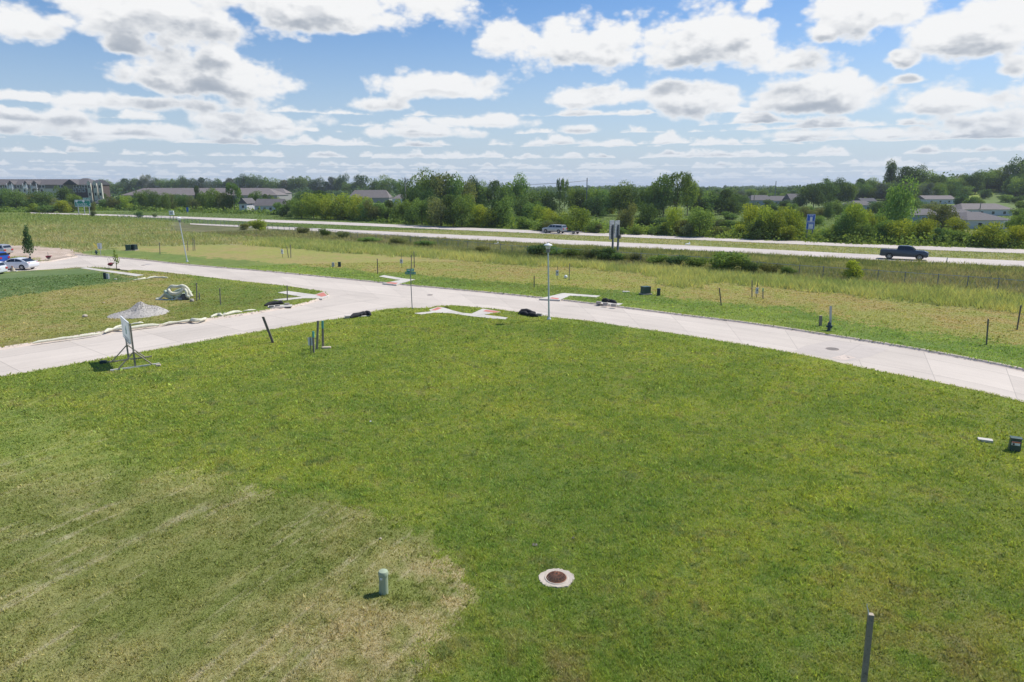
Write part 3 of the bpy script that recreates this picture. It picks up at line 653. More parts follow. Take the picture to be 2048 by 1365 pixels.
# ---- grass blades
def blades(name,n,d0,d1,sel,label,wpx=1.0,hmul=1.0,power=1.0,seed=1):
    rg=np.random.default_rng(seed)
    u=rg.random(n); d=d0*(d1/d0)**(u**power); th=np.radians(rg.uniform(-54,54,n)); x=d*np.sin(th); y=d*np.cos(th)
    z=zones(x,y,(rg.normal(size=n),rg.normal(size=n)) if name=='lawn_grass' else None); k=np.isin(z,sel)&~in_road(x,y)&((np.abs(th)<R(42.5))|(d<34))
    hwm=np.zeros(n,bool)
    for p in hwpolys+walkw: hwm|=pip(x,y,p)
    k&=~hwm&(np.hypot(x-inl.x,y-inl.y)>.5)
    x,y,z,d=x[k],y[k],z[k],d[k]; c,h=col_at(x,y,z); m=len(x)
    g=hfun(x,y)
    if name=='lawn_grass': h=h*(.35+.8*fbm(x,y,.9,3,77)+.7*sst(fbm(x,y,.16,2,78),.45,.8))*(.6+.8*rg.random(m))
    else: h=h*(.6+.7*rg.random(m))
    h=h*hmul
    w=np.maximum(.016,d/682*wpx)*(.5+.8*rg.random(m)**1.5*1.4)
    if name=='lawn_grass':
        wd=rg.random(m)<.07*sst(fbm(x,y,.6,2,91),.4,.6)+.015; w=np.where(wd,w*2.2,w); h=np.where(wd,h*1.35,h)
    else: wd=np.zeros(m,bool)
    a=rg.uniform(0,2*np.pi,m); lean=h*rg.uniform(.3,1.3,m) if name=='lawn_grass' else h*rg.uniform(.2,1.1,m)
    b=rg.uniform(0,2*np.pi,m)
    v=np.zeros((m,3,3)); 
    v[:,0]=np.c_[x-np.cos(a)*w/2,y-np.sin(a)*w/2,g-.01]; v[:,1]=np.c_[x+np.cos(a)*w/2,y+np.sin(a)*w/2,g-.01]
    v[:,2]=np.c_[x+np.cos(b)*lean,y+np.sin(b)*lean,g+h]
    c=c*((.62+.76*rg.random((m,1))) if name=='lawn_grass' else (.78+.44*rg.random((m,1))))*1.55; c[:,0]*=.88+.24*rg.random(m); c[wd]=c[wd]*np.where(rg.random((wd.sum(),1))<.55,.62,1.14); hl=rg.random(m)<.025; c[hl]=c[hl]*1.3+.03
    me=np_mesh(name,v.reshape(-1,3),3,c); o=link(name,me,M['grass']); tag(o,label,'grass',kind='stuff'); return o
LZ=[LAWN,ZI['dry'],ZI['lot'],ZI['lotgreen'],ZI['verge'],ZI['brown'],ZI['darklawn']]
blades('lawn_grass',2050000,8.5,95,LZ,'short mown grass over the lawns and verges',.85,1.0,.95,1)
blades('tall_grass',900000,40,170,[ZI['tall'],ZI['brush']],'tall uncut yellow green grass and weeds in front of the highway',.55,1.0,.9,2)
blades('meadow_grass',580000,60,330,[ZI['meadow'],MEDIAN],'rough tan meadow grass on the left field and along the highway',.62,1.0,.9,3)
# ================================================================== TREES
def crown_mesh(name,kind,seed,nleaf=4200,leaf=.052,lobes=11,shape='round'):
    rg=np.random.default_rng(seed); L=[]
    for i in range(lobes):
        if shape=='round': z=rg.uniform(.22,.82); r=(.5-.30*abs(z-.5)/.5)*rg.uniform(.25,.95); a=rg.uniform(0,6.283); s=rg.uniform(.17,.30)
        elif shape=='bush': z=rg.uniform(.15,.68); r=.36*rg.uniform(.1,1); a=rg.uniform(0,6.283); s=rg.uniform(.17,.30)
        elif shape=='tall': z=rg.uniform(.2,.9); r=.26*(1.1-z)*rg.uniform(.3,1.1); a=rg.uniform(0,6.283); s=rg.uniform(.14,.25)
        elif shape=='airy': z=rg.uniform(.3,.92); r=rg.uniform(.05,.42); a=rg.uniform(0,6.283); s=rg.uniform(.07,.17)
        elif shape=='conic': z=.12+.85*i/lobes; r=.03; a=rg.uniform(0,6.283); s=.26*(1.08-z)+.03
        L.append((r*math.cos(a),r*math.sin(a),z,s,s,s*rg.uniform(.65,1.0)))
    if shape in('round','bush'): L.append((0,0,.42,.30,.30,.30))
    L=np.array(L); w=L[:,3]**2; k=rg.choice(len(L),nleaf,p=w/w.sum()); n=nleaf
    d=rg.normal(size=(n,3)); d/=np.linalg.norm(d,axis=1)[:,None]; rr=(1-.45*rg.random(n)**2.2)*(1+.16*rg.normal(size=n)*(rg.random(n)<.35))
    p=L[k,:3]+d*L[k,3:6]*rr[:,None]
    nrm=d+.75*rg.normal(size=(n,3)); nrm/=np.linalg.norm(nrm,axis=1)[:,None]
    t=np.cross(nrm,rg.normal(size=(n,3))); t/=np.linalg.norm(t,axis=1)[:,None]; b=np.cross(nrm,t)
    s=leaf*(.55+.8*rg.random(n))[:,None]
    v=np.stack([p-t*s*.5,p+b*s*.32,p+t*s*.55,p-b*s*.30],1)
    lob=rg.random(len(L))[k]; col=np.c_[np.clip(.55*lob+.6*rg.random(n)-.1,0,1),np.clip((rg.random(n)-.55)*1.6,0,1)*(.4+.6*lob),np.zeros(n)]
    me=np_mesh(name,v.reshape(-1,3),4,col); me.materials.append(LM[kind]); return me
def trunk_mesh(name,seed,h=.75,mat='bark',r=.03):
    rg=random.Random(seed); mb=MB(); mb.tube([(0,0,-.02),(.01,0,h*.3),(rg.uniform(-.03,.03),.01,h*.6),(rg.uniform(-.04,.04),rg.uniform(-.04,.04),h)],[r,r*.8,r*.6,r*.25],6)
    for i in range(5):
        a=rg.uniform(0,6.28); z=h*rg.uniform(.3,.75); q=rg.uniform(.18,.3); mb.tube([(0.005,0,z),(q*.5*math.cos(a),q*.5*math.sin(a),z+.1),(q*math.cos(a),q*math.sin(a),z+.22)],[r*.45,r*.3,r*.12],5)
    o=mb.build(name,M[mat]); me=o.data; bpy.data.objects.remove(o); return me
CROWN={}
for kind in ('dark','mid','yellow','olive','grey'):
    CROWN[kind]=[crown_mesh('crown',kind,hash_+len(kind)*7,4300,.050,11+i,sh) for i,(hash_,sh) in enumerate([(1,'round'),(2,'round'),(3,'round')])]
    CROWN[kind+'_bush']=[crown_mesh('crown',kind,21+i+len(kind)*5,3400,.062,9,'bush') for i in range(2)]
CROWN['willow']=[crown_mesh('crown','willow',41,3000,.06,9,'bush')]; CROWN['willow_bush']=CROWN['willow']
for kind in ('dark','mid'):
    CROWN[kind+'_tall']=[crown_mesh('crown',kind,51+i,4200,.045,13,'tall') for i in range(2)]
    CROWN[kind+'_airy']=[crown_mesh('crown',kind,61+i,3600,.045,22,'airy') for i in range(2)]
TRUNK=[trunk_mesh('trunk',i) for i in range(3)]
BTR=trunk_mesh('stem',9,.45,'bark',.02)
COLN={'dark':'dark green','mid':'mid green','yellow':'yellow-topped green','olive':'olive green','willow':'pale silvery','grey':'grey-green','far':'bluish green'}
SEG=[(0,70,'at the far left edge'),(70,150,'before the apartment building'),(150,215,'by the green highway sign'),(215,300,'just right of the green sign'),
 (300,400,'before the long low building'),(400,480,'left of the white gables'),(480,560,'around the white gables'),(560,660,'just right of the white gables'),(660,760,'left of the utility pole'),
 (760,850,'around the pale utility pole'),(850,940,'right of the utility pole'),(940,1040,'left of the silver truck'),(1040,1135,'behind the silver truck'),(1135,1200,'behind the trailer'),
 (1200,1270,'behind the backed signs'),(1270,1360,'right of the backed signs'),(1360,1470,'behind the big fence shrub'),(1470,1600,'left of the blue sign'),
 (1600,1680,'around the blue sign'),(1680,1760,'right of the blue sign'),(1760,1850,'above the dark pickup'),(1850,1930,'right of the pickup'),(1930,2200,'by the right edge duplexes')]
ORD=['first','second','third','fourth','fifth','sixth','seventh','eighth','ninth','tenth','eleventh','twelfth','thirteenth','fourteenth','fifteenth','sixteenth']
treelist=[]   # px, base_y, top_y, width px, kind, shape
def T(s):
    for e in s.split(';'):
        e=e.split()
        if len(e)>=5: treelist.append((float(e[0]),float(e[1]),float(e[2]),float(e[3]),e[4],e[5] if len(e)>5 else ('bush' if float(e[1])-float(e[2])<34 and float(e[3])>(float(e[1])-float(e[2]))*.9 else 'tree')))
T('12 418 379 50 dark;34 420 377 42 mid;58 419 383 44 olive;82 421 380 46 dark;108 410 363 46 dark tree;128 414 372 34 mid tree;72 425 404 28 yellow;100 426 406 40 mid;122 426 397 36 yellow;140 425 402 26 olive;96 420 386 40 olive;150 422 388 30 mid;166 412 380 34 mid;184 410 382 28 dark;200 408 384 32 dark;186 425 403 16 olive;212 420 394 26 mid;228 421 392 26 olive')
T('236 420 389.0 30 dark;252 421 392.0 24 yellow;268 419 388.0 28 mid;288 421 381.0 34 mid;308 422 382.0 30 dark;326 421 385.0 28 mid;344 420 384.0 30 olive;366 421 387.0 28 mid;386 422 390.0 24 olive;398 421 375.0 26 dark tall;414 422 382.0 28 mid;432 424 375.0 34 mid;450 424 380.0 26 olive;470 424 370.0 32 mid airy;460 424 388.0 22 mid;486 420 392.0 14 dark;514 421 382.0 30 mid;536 420 388.0 22 dark;552 422 394.0 22 mid')
T('566 430 400 36 mid;584 434 398 42 dark;604 437 396 46 mid;628 438 388 50 yellow;652 439 385 50 yellow;676 440 388 46 yellow;698 440 385 50 yellow;722 441 388 44 yellow;742 442 396 40 mid;565 434 418 18 willow;583 435 420 18 willow;612 430 382 40 dark;640 430 380 44 dark')
T('748 443 398 38 olive;768 443 402 34 mid;786 444 400 38 dark;806 446 398 40 mid;826 449 402 36 mid;844 451 396 44 mid;862 450 416 30 yellow;882 453 386 56 olive;906 454 388 46 dark;924 455 392 46 mid;939 446 401 24 yellow;956 454 412 32 yellow;972 455 407 38 yellow;988 455 398 30 dark;1006 455 392 42 mid;832 440 374 44 dark;700 392 362 30 dark;722 396 351 38 dark;748 398 360 26 mid;770 400 353 38 mid;796 400 362 26 mid;692 396 366 22 mid')
T('815 425 361 32 dark;840 432 357 46 mid;862 436 344 52 mid;888 436 343 50 olive airy;906 436 351 52 mid;930 434 358 44 olive;948 430 361 34 dark;966 430 366 34 mid;990 430 365 36 dark;1012 432 370 32 mid;1031 428 352 48 mid;858 446 380 46 dark;930 446 388 50 mid')
T('1042 442 396 44 dark;1062 446 402 36 mid;1080 450 409 34 yellow;1104 456 415 46 yellow;1052 458 428 40 mid;1085 462 437 44 mid;1105 464 440 40 olive;1122 463 432 30 mid;1153 464 411 46 yellow tree;1072 430 378 44 mid;1098 430 380 44 dark;1119 428 363 15 dark airy;1128 430 365 14 mid airy;1146 430 373 36 mid;1166 430 376 34 dark;1186 432 374 42 mid;1212 432 378 40 mid;1238 432 367 46 mid;1258 432 372 34 dark;1184 466 441 32 mid;1198 467 445 20 olive;1194 436 392 46 dark;1218 428 396 30 mid;1223 429 415 16 yellow;1242 470 452 22 mid')
T('1254 466 404 38 olive;1290 460 406 42 dark tree;1276 470 448 30 mid;1310 470 446 36 mid;1330 470 440 36 yellow;1347 471 415 36 yellow;1368 472 436 36 olive;1284 432 372 36 mid;1304 434 368 40 mid;1326 434 354 50 mid;1352 434 352 52 mid airy;1374 432 358 42 mid;1392 430 374 34 dark;1398 474 413 58 mid;1376 474 444 34 olive;1394 420 384 18 yellow;1416 430 380 48 mid;1442 430 378 50 dark;1466 430 388 38 dark;1440 474 450 36 olive;1460 440 420 36 mid;1478 476 444 34 yellow')
T('1500 474 411 50 yellow;1524 478 409 50 yellow;1548 479 410 48 yellow;1572 478 412 48 yellow;1592 477 424 36 yellow;1574 481 449 42 yellow;1510 480 440 36 dark;1540 416 396 26 mid;1568 418 399 26 dark;1524 412 400 18 mid;1604 418 374 34 dark;1626 418 368 38 dark;1650 416 364 38 dark;1674 414 362 38 dark;1694 414 370 30 mid;1622 434 408 32 mid;1640 438 412 26 olive;1655 440 402 20 dark;1676 434 400 34 mid;1600 430 412 30 mid;1650 482 455 32 mid;1668 483 448 26 yellow;1684 483 412 40 mid;1706 484 408 42 yellow;1738 478 416 36 yellow;1722 486 446 40 mid')
T('1790 466 353 60 mid tree;1770 440 400 34 dark;1815 440 384 36 mid;1724 400 360 38 dark;1744 398 358 34 mid;1775 396 333 36 dark tall;1800 396 337 40 dark;1826 394 338 46 dark;1850 394 342 46 mid;1872 396 352 34 dark;1746 486 455 42 mid;1766 486 440 40 mid;1796 487 436 50 yellow;1822 487 442 48 yellow;1848 488 440 42 yellow;1882 462 402 44 olive tree;1876 490 456 28 dark;1908 478 436 40 yellow;1900 490 456 36 mid;1930 491 458 48 mid;1956 492 462 36 mid;1984 495 442 58 yellow;2012 495 460 36 mid;2034 496 452 46 yellow;2040 476 422 38 mid;2062 490 430 44 mid;2090 500 450 50 yellow;2080 470 410 50 dark')
T('1898 386 356 18 mid;1912 388 362 22 mid;1930 388 350 34 mid;1950 388 345 34 dark;1972 384 342 36 mid;1992 382 338 34 mid;2012 384 333 40 dark;2034 386 322 44 dark;2056 388 326 50 mid;2084 392 330 54 dark;1918 412 387 26 dark;1936 414 389 26 mid;1956 413 390 26 mid;1968 398 374 24 dark;2014 405 385 28 mid;2034 408 390 28 dark;2046 420 396 30 mid;1888 404 384 20 dark')
for i in range(46):     # the wooded hill at the right and the woods behind the houses
    px=1860+i*5.2+random.uniform(-4,4); k=random.random(); by=random.uniform(378,398)
    if 1950<px<2012 and by>384: by=382
    treelist.append((px,by,by-random.uniform(20,34)-(14 if px>2015 else 0)*k,random.uniform(26,40),random.choice(['dark','mid','mid','olive','dark']),'tree'))
for i in range(26):
    px=1690+i*8+random.uniform(-4,4); treelist.append((px,random.uniform(394,402),random.uniform(364,378),random.uniform(26,38),random.choice(['dark','mid','grey','mid']),'tree'))
for i in range(30):
    px=1180+i*10.5+random.uniform(-5,5)
    if px<1500: treelist.append((px,random.uniform(408,420),random.uniform(384,396),random.uniform(28,42),random.choice(['dark','mid','olive','mid']),'tree'))
for i in range(22):
    px=1240+i*11.5+random.uniform(-4,4); treelist.append((px,random.uniform(452,464),random.uniform(428,444),random.uniform(24,40),random.choice(['yellow','mid','olive','mid','dark']),'bush'))
for px,by,ty,w,k in ((1700,428,404,34,'mid'),(1752,430,402,36,'dark'),(1716,446,420,34,'yellow'),(1758,452,424,36,'mid'),(1836,420,398,36,'mid'),(1862,424,402,30,'olive'),(1868,452,430,30,'mid'),(1842,462,440,30,'dark'),(1908,430,410,26,'mid'),(1926,448,430,26,'dark'),(2036,440,416,34,'mid'),(2044,456,430,34,'olive'),(2022,462,440,26,'mid'),(1500,424,404,26,'mid'),(1546,424,406,30,'dark'),(1580,428,406,26,'mid'),(1610,440,412,34,'olive'),(1632,452,430,34,'mid'),(16,404,374,34,'dark'),(44,404,378,30,'mid'),(150,406,378,30,'dark'),(172,404,380,26,'mid'),(192,404,379,26,'mid'),(206,412,386,26,'dark'),(70,404,376,34,'dark'),(132,404,370,34,'mid')):
    treelist.append((px,by,ty,w,k,'tree'))
for px in list(range(1386,1500,8))+list(range(1500,1600,14))+list(range(1640,1710,9)):
    b=random.uniform(394,400); treelist.append((px+random.uniform(-3,3),b,b-random.uniform(13,20)-(0 if px<1500 else -2),random.uniform(20,32),random.choice(['mid','grey','dark','mid']),'tree'))
# the skyline of farther trees
for x0,x1,ya,yb in ((215,700,352,366),(1040,1130,378,384)):
    x=x0; i=0
    while x<x1:
        y=ya+(yb-ya)*(0.5+.5*math.sin(x*.047)*math.cos(x*.013))+random.uniform(-4,4); treelist.append((x,393,y,random.uniform(22,34),random.choice(['dark','dark','mid','grey','mid']),'tree')); x+=random.uniform(11,17)
def segname(px):
    for a,b,n in SEG:
        if a<=px<b: return n
    return SEG[-1][2] if px>2000 else SEG[0][2]
cnt={}
rows=[]
for t in sorted(treelist,key=lambda t:t[0]):
    px,by,ty,w,kind,shape=t; row='skyline' if ty<372 and by<440 else ('front row' if by>438 or (px<560 and by>415) else 'middle row')
    rows.append((t,row))
for t,row in rows:
    key=(t[4],row,segname(t[0]),t[5]=='bush'); cnt.setdefault(key,[]).append(t)
sizew={}
def place_tree(t,row):
    px,by,ty,w,kind,shape=t; g=at(px,by); top=topz(g,ty); h=max(1.2,top-g.z); ww=pxs(w,g)*1.08
    bush=shape=='bush'; key=(kind,row,segname(px),bush); same=cnt[key]; k=same.index(t)
    where=f'in the {row} {segname(px)}'
    nm_='s'
    nm=('shrub' if bush else 'tree')
    if len(same)==1: lab=f'{COLN[kind]} {nm} {where}'
    elif len(same)==2: lab=f'{"left" if k==0 else "right"} {COLN[kind]} {nm} {where}'
    else: lab=f'{ORD[min(k,15)]} {COLN[kind]} {nm} {where}'
    root=empty('shrub' if bush else ('tall_tree' if shape in('tall','airy') else 'leafy_tree'),g,random.uniform(0,6.28),lab,'shrub' if bush else 'tree','trees and shrubs of the belt beyond the highway')
    ck=kind+'_bush' if bush else (kind+'_'+shape if kind+'_'+shape in CROWN else kind)
    cme=random.choice(CROWN[ck]); c=link('foliage' if bush else 'crown',cme,None,root)
    z0=-.04 if bush or h<7 or row!='skyline' else .04
    c.scale=(ww,ww,h*1.06); c.location=(0,0,z0*h)
    tr=link('stem' if bush else 'trunk',BTR if bush else random.choice(TRUNK),None,root); s=min(ww,h); tr.scale=(s*.8,s*.8,h*1.0)
    return root
for t,row in rows: place_tree(t,row)
# far-off wood on the horizon: one mass
def far_wood():
    rg=np.random.default_rng(5); V=[];Cc=[]
    for i in range(1500):
        d=rg.uniform(520,2300)**1.0; az=R(rg.uniform(-43,43)); x=d*math.sin(az); y=d*math.cos(az)
        px,py=project(np.array([x]),np.array([y])); px=float(px[0])
        s=rg.uniform(7,13)*(1+d/3500); h=rg.uniform(6,10.5)
        if 950<px<1720: h*=.8+.9*max(0,(d-900)/1500)
        g=float(hfun(x,y)); n=90
        dd=rg.normal(size=(n,3)); dd/=np.linalg.norm(dd,axis=1)[:,None]
        p=np.array((x,y,g+h*.5))+dd*np.array((s*.6,s*.6,h*.5))*(.7+.45*rg.random((n,1)))
        nr=dd+.6*rg.normal(size=(n,3)); t=np.cross(nr,rg.normal(size=(n,3))); t/=np.linalg.norm(t,axis=1)[:,None]; b=np.cross(nr/np.linalg.norm(nr,axis=1)[:,None],t); q=1.15*(.6+.8*rg.random((n,1)))*(d/900)**.4
        V.append(np.stack([p-t*q,p+b*q*.7,p+t*q,p-b*q*.7],1).reshape(-1,3)); c=np.zeros((n,3)); c[:,0]=rg.random()*.6+.4*rg.random(n); c[:,1]=rg.random(n)*.3; Cc.append(c)
    me=np_mesh('far_wood',np.concatenate(V),4,np.concatenate(Cc)); tag(link('far_wood',me,LM['far']),'bluish far off wood along the horizon','wood',kind='stuff')
far_wood()
# low undergrowth between the front trees
def undergrowth():
    rg=np.random.default_rng(8); V=[];Cc=[]
    fx=[(0,428),(240,424),(560,432),(760,448),(1000,458),(1180,468),(1370,476),(1560,484),(1700,490),(1900,496),(2200,506)]
    for i in range(1500):
        px=rg.uniform(-60,2150); by=np.interp(px,[a for a,_ in fx],[b for _,b in fx])-2-abs(rg.normal())*9
        if 1205<px<1240 and rg.random()<.8: continue
        g=at(px,max(by,386)); s=rg.uniform(1.2,3.2)*(1+(g.y-140)/300); h=rg.uniform(.8,2.6); n=60
        dd=rg.normal(size=(n,3)); dd/=np.linalg.norm(dd,axis=1)[:,None]
        p=np.array(g)+dd*np.array((s,s,h))*(.6+.45*rg.random((n,1))); p[:,2]=np.maximum(p[:,2],g.z+.05)
        nr=dd+.7*rg.normal(size=(n,3)); nr/=np.linalg.norm(nr,axis=1)[:,None]; t=np.cross(nr,rg.normal(size=(n,3))); t/=np.linalg.norm(t,axis=1)[:,None]; b=np.cross(nr,t); q=.30*(.5+.9*rg.random((n,1)))*(g.y/160)
        V.append(np.stack([p-t*q,p+b*q*.6,p+t*q,p-b*q*.6],1).reshape(-1,3)); c=np.zeros((n,3)); c[:,0]=rg.random()*.7+.3*rg.random(n); c[:,1]=rg.random(n)*.5*rg.random(); Cc.append(c)
    me=np_mesh('undergrowth',np.concatenate(V),4,np.concatenate(Cc)); tag(link('undergrowth',me,LM['mid']),'low mixed undergrowth under and between the trees beyond the highway','undergrowth',kind='stuff')
undergrowth()
# ================================================================== THE FENCE AND ITS OVERGROWTH
fpx=[(236,436),(340,443),(455,453),(520,459),(600,466.5),(700,477),(780,483),(820,487),(960,501),(1030,508),(1120,514),(1200,520),(1300,527),(1400,534),(1500,544),(1560,550),(1640,556),(1720,562),(1850,572),(1960,580),(2048,588),(2300,608)]
fl=smooth_line([at(a,b) for a,b in fpx],1.0); fa,fs=resample(fl,600)
fence=empty('chain_link_fence',(0,0,0),0,'long low chain link fence with thin steel posts between the tall grass and the highway','fence')
npost=96; ids=np.linspace(0,599,npost).astype(int); FH=1.25
pm=MB().tube([(0,0,-.1),(0,0,FH+.05)],.045,6).lathe((0,0,FH+.05),[(.05,0),(.05,.03),(.01,.06)],6); p0=pm.build('fence_post',M['steel'],fence)
for k,i in enumerate(ids):
    p=p0 if k==0 else p0.copy()
    if k: C.objects.link(p)
    p.location=(fa[i][0],fa[i][1],float(hfun(*fa[i])))
mb=MB(); mb.tube([(q[0],q[1],float(hfun(*q))+FH) for q in fa[::3]],.028,5); mb.build('top_rail',M['galv'],fence)
mb=MB()
for i in range(0,590,1):
    a,b=fa[i],fa[min(i+1,599)]
    if random.random()<1.0:
        for u,v in ((0,1),(1,0)):
            mb.tube([(a[0],a[1],.05+u*(FH-.05)),(b[0],b[1],.05+v*(FH-.05))],.006,3,False)
mb.build('wire_mesh',M['galv'],fence)
def fshrub(px,by,ty,w,kind,lab,nm='shrub',shape='_bush'):
    g=at(px,by); h=topz(g,ty)-g.z; ww=pxs(w,g)
    root=empty(nm,g,random.uniform(0,6),lab,'shrub' if nm=='shrub' else 'tree','growth along the fence')
    c=link('foliage',random.choice(CROWN[kind+shape] if kind+shape in CROWN else CROWN[kind]),None,root); c.scale=(ww*1.15,ww*1.15,h*1.15)
    tr=link('stem',BTR,None,root); tr.scale=(ww*.5,ww*.5,h)
for a in [(1075,511,489,46,'dark','dark vine clump on the fence just left of the lamp post'),(1110,512,492,50,'mid','leafy clump on the fence just behind the lamp post'),
 (1150,515,495,44,'mid','mid green clump on the fence left of the steel backed signs'),(1180,519,498,34,'olive','olive clump on the fence nearest the steel backed signs on their left'),(1208,521,494,46,'dark','bushy dark shrub at the foot of the steel backed signs'),
 (1236,523,503,30,'mid','small shrub just right of the foot of the steel backed signs'),(1272,524,506,40,'olive','olive clump on the fence, first right of the steel backed signs'),(1312,528,508,44,'mid','green clump on the fence, second right of the steel backed signs'),
 (1352,531,511,46,'dark','dark vine clump on the fence, third right of the steel backed signs'),(1392,535,512,44,'mid','green clump on the fence left of the big round shrub'),(1452,542,497,76,'mid','big round green shrub overhanging the fence right of the middle'),
 (1500,546,520,44,'dark','dark vine clump on the fence touching the big round shrub on its right'),(1540,549,527,36,'olive','olive clump on the fence where the vines thin out'),(1576,551,532,30,'mid','last small green clump of the vines on the fence'),
 (1706,560,520,38,'yellow','bright yellow green shrub on the fence near the right'),(518,462,440,36,'yellow','yellow green sapling clump on the fence before the near lanes'),(492,460,447,22,'olive','low olive clump left of the yellow sapling clump on the fence'),
 (606,469,455,26,'olive','thin olive sapling on the fence left of centre'),(651,473,456,22,'mid','mid green sapling on the fence left of centre'),(686,478,463,26,'olive','rounded olive shrub at the end of the near lanes view'),
 (740,485,473,44,'mid','green low shrub on the fence below the highway'),(792,489,474,36,'olive','olive shrub on the fence below the utility pole'),(850,492,480,40,'mid','spreading low green shrub on the fence'),(962,503,492,34,'olive','vine covered post clump left of the lamp post'),
 (278,436,424,16,'dark','small dark round bush at the left end of the highway'),(186,434,421,10,'olive','small reddish weed clump below the green highway sign'),(310,436,427,10,'olive','small weed tuft left of the white cabinet')]: fshrub(*a)
# ================================================================== HOUSES
def gable_roof(x0,x1,y0,y1,z0,z1,axis='x',over=.4,hip=0):
    mb=MB(); x0-=over;x1+=over;y0-=over;y1+=over
    if axis=='x':
        m=(y0+y1)/2; v=[(x0,y0,z0),(x1,y0,z0),(x1,y1,z0),(x0,y1,z0),(x0+hip,m,z1),(x1-hip,m,z1)]; f=[(0,1,5,4),(2,3,4,5),(0,4,3),(1,2,5)]
    else:
        m=(x0+x1)/2; v=[(x0,y0,z0),(x1,y0,z0),(x1,y1,z0),(x0,y1,z0),(m,y0+hip,z1),(m,y1-hip,z1)]; f=[(1,2,5,4),(3,0,4,5),(0,1,4),(2,3,5)]
    mb.add(v,f+[(3,2,1,0)]); return mb
def house(px,by,wpx,top,eave,wall,roofm,label,axis='x',depth=9,hip=0,wins=3,rz=0,name='house',chim=False,door=True,group='houses beyond the highway'):
    g=at(px,by); w=pxs(wpx,g); zt=topz(g,top)-g.z; ze=topz(g,eave)-g.z
    ze=max(2.2,ze); zt=max(zt,ze+.8)
    r=empty(name,(g.x,g.y,g.z),rz,label,'house',group)
    mb=MB().box((0,depth/2,ze/2),(w,depth,ze))
    if axis=='x' and hip==0:
        for s in (-1,1): mb.add([(s*(w/2-.002),0,ze),(s*(w/2-.002),depth,ze),(s*(w/2-.002),depth/2,zt-.12)],[(0,1,2)])
    if axis=='y' and hip==0: mb.add([(-w/2,.002,ze),(w/2,.002,ze),(0,.002,zt-.12)],[(0,1,2)])
    mb.build('wall',M[wall],r)
    rf=gable_roof(-w/2,w/2,0,depth,ze+.02,zt,axis,.45,hip).build('roof',M[roofm],r)
    if chim: MB().box((w*.2,depth*.5,zt),(.6,.6,1.2)).build('chimney',M['white'],rf)
    for i in range(wins):
        x=-w/2+w*(i+.7)/(wins+.4); zc=ze-1.15
        fr=MB().box((x,-.02,zc),(1.25,.08,1.25)).build('window',M['white'],r); MB().box((x,-.045,zc),(1.0,.08,1.0)).build('pane',M['win'],fr)
    if door and wins: 
        d=MB().box((w/2-1.1,-.03,1.05),(1.0,.08,2.1)).build('door',M['white'],r)
    return r
# apartment block, far left
g=at(106,412); AW=pxs(1,g); 
ap=empty('apartment_building',g,0,'long three storey apartment building with grey roof, white balconies and gables at the far left','building')
def X(px): return (px-106)*AW
def Z(py): return topz(g,py)-g.z
zt,ze,zm=Z(358.5),Z(370),Z(377.5)
wl=MB().box(((X(-60)+X(140))/2,8,ze/2),(X(140)-X(-60),14,ze)).build('wall',M['cream'],ap)
MB().box(((X(-60)+X(140))/2,.96,(ze+zm)/2),(X(140)-X(-60)-.2,.1,ze-zm)).build('upper_cladding',M['taupe'],ap)
rw=MB().box(((X(140)+X(189))/2,6,ze/2),(X(189)-X(140),16,ze)); rw.add([(X(140),-1.99,ze),(X(168),-1.99,ze),((X(140)+X(168))/2,-1.99,Z(360))],[(0,1,2)])
rw.build('wall',M['taupe'],ap)
MB().box(((X(128)+X(186))/2,-2.04,zm/2),(X(186)-X(128),.1,zm)).build('brick_base',M['brickp'],ap)
gable_roof(X(-60),X(150),1,15,ze,zt,'x',.5).build('roof',M['roof'],ap)
gable_roof(X(140),X(189),-2,15,ze+.03,zt+.5,'x',.6,hip=6).build('roof',M['roof'],ap)
gable_roof(X(141),X(167),-3,8,ze+.06,Z(359),'y',.6).build('roof',M['roof'],ap)
gable_roof(X(189),X(201),-1,12,ze,Z(360),'x',.4).build('roof',M['roofd'],ap); MB().box(((X(189)+X(201))/2,5,ze/2),(X(201)-X(189)-.1,12,ze)).build('wall',M['brickp'],ap)
for px,hw in ((28,5),(58,3.4),(76,5.5)):
    gable_roof(X(px-hw),X(px+hw),.2,8,Z(369.5),Z(361.5),'y',.5).build('dormer',M['roof'],ap)
    mb=MB(); mb.add([(X(px-hw),.1,Z(369.5)),(X(px+hw),.1,Z(369.5)),(X(px),.1,Z(362.3))],[(0,1,2)]).box((X(px),.55,Z(369.5)/2+Z(380)/2),(X(px+hw)-X(px-hw)-.3,.9,Z(369.5)-Z(380)))
    mb.build('gable',M['wsid' if px!=76 else 'taupe'],ap)
    for z in (Z(377),):
        b=MB().box((X(px),-.55,z),(X(px+hw)-X(px-hw),1.3,.22)); 
        for q in range(9): b.box((X(px-hw)+(X(px+hw)-X(px-hw))*q/8,-1.15,z+.55),(.09,.06,1.0))
        b.box((X(px),-1.15,z+1.05),(X(px+hw)-X(px-hw),.09,.09)).box((X(px-hw),-1.1,(Z(369)+z)/2-1),(.25,.2,Z(369)-z+3)).box((X(px+hw),-1.1,(Z(369)+z)/2-1),(.25,.2,Z(369)-z+3)); b.build('balcony',M['white'],ap)
for px in (189.5,201,211):
    b=MB(); zb_=Z(367)
    b.box((X(px),-2.6,zb_/2),(1.9,1.0,zb_)); b.add([(X(px)-1.2,-3.1,zb_),(X(px)+1.2,-3.1,zb_),(X(px),-3.1,Z(361.5))],[(0,1,2)]); tw=b.build('balcony_tower',M['cream'],ap)
    for k in range(3): MB().box((X(px),-3.12,zb_*(k+.55)/3),(.9,.06,1.5)).build('opening',M['win'],tw)
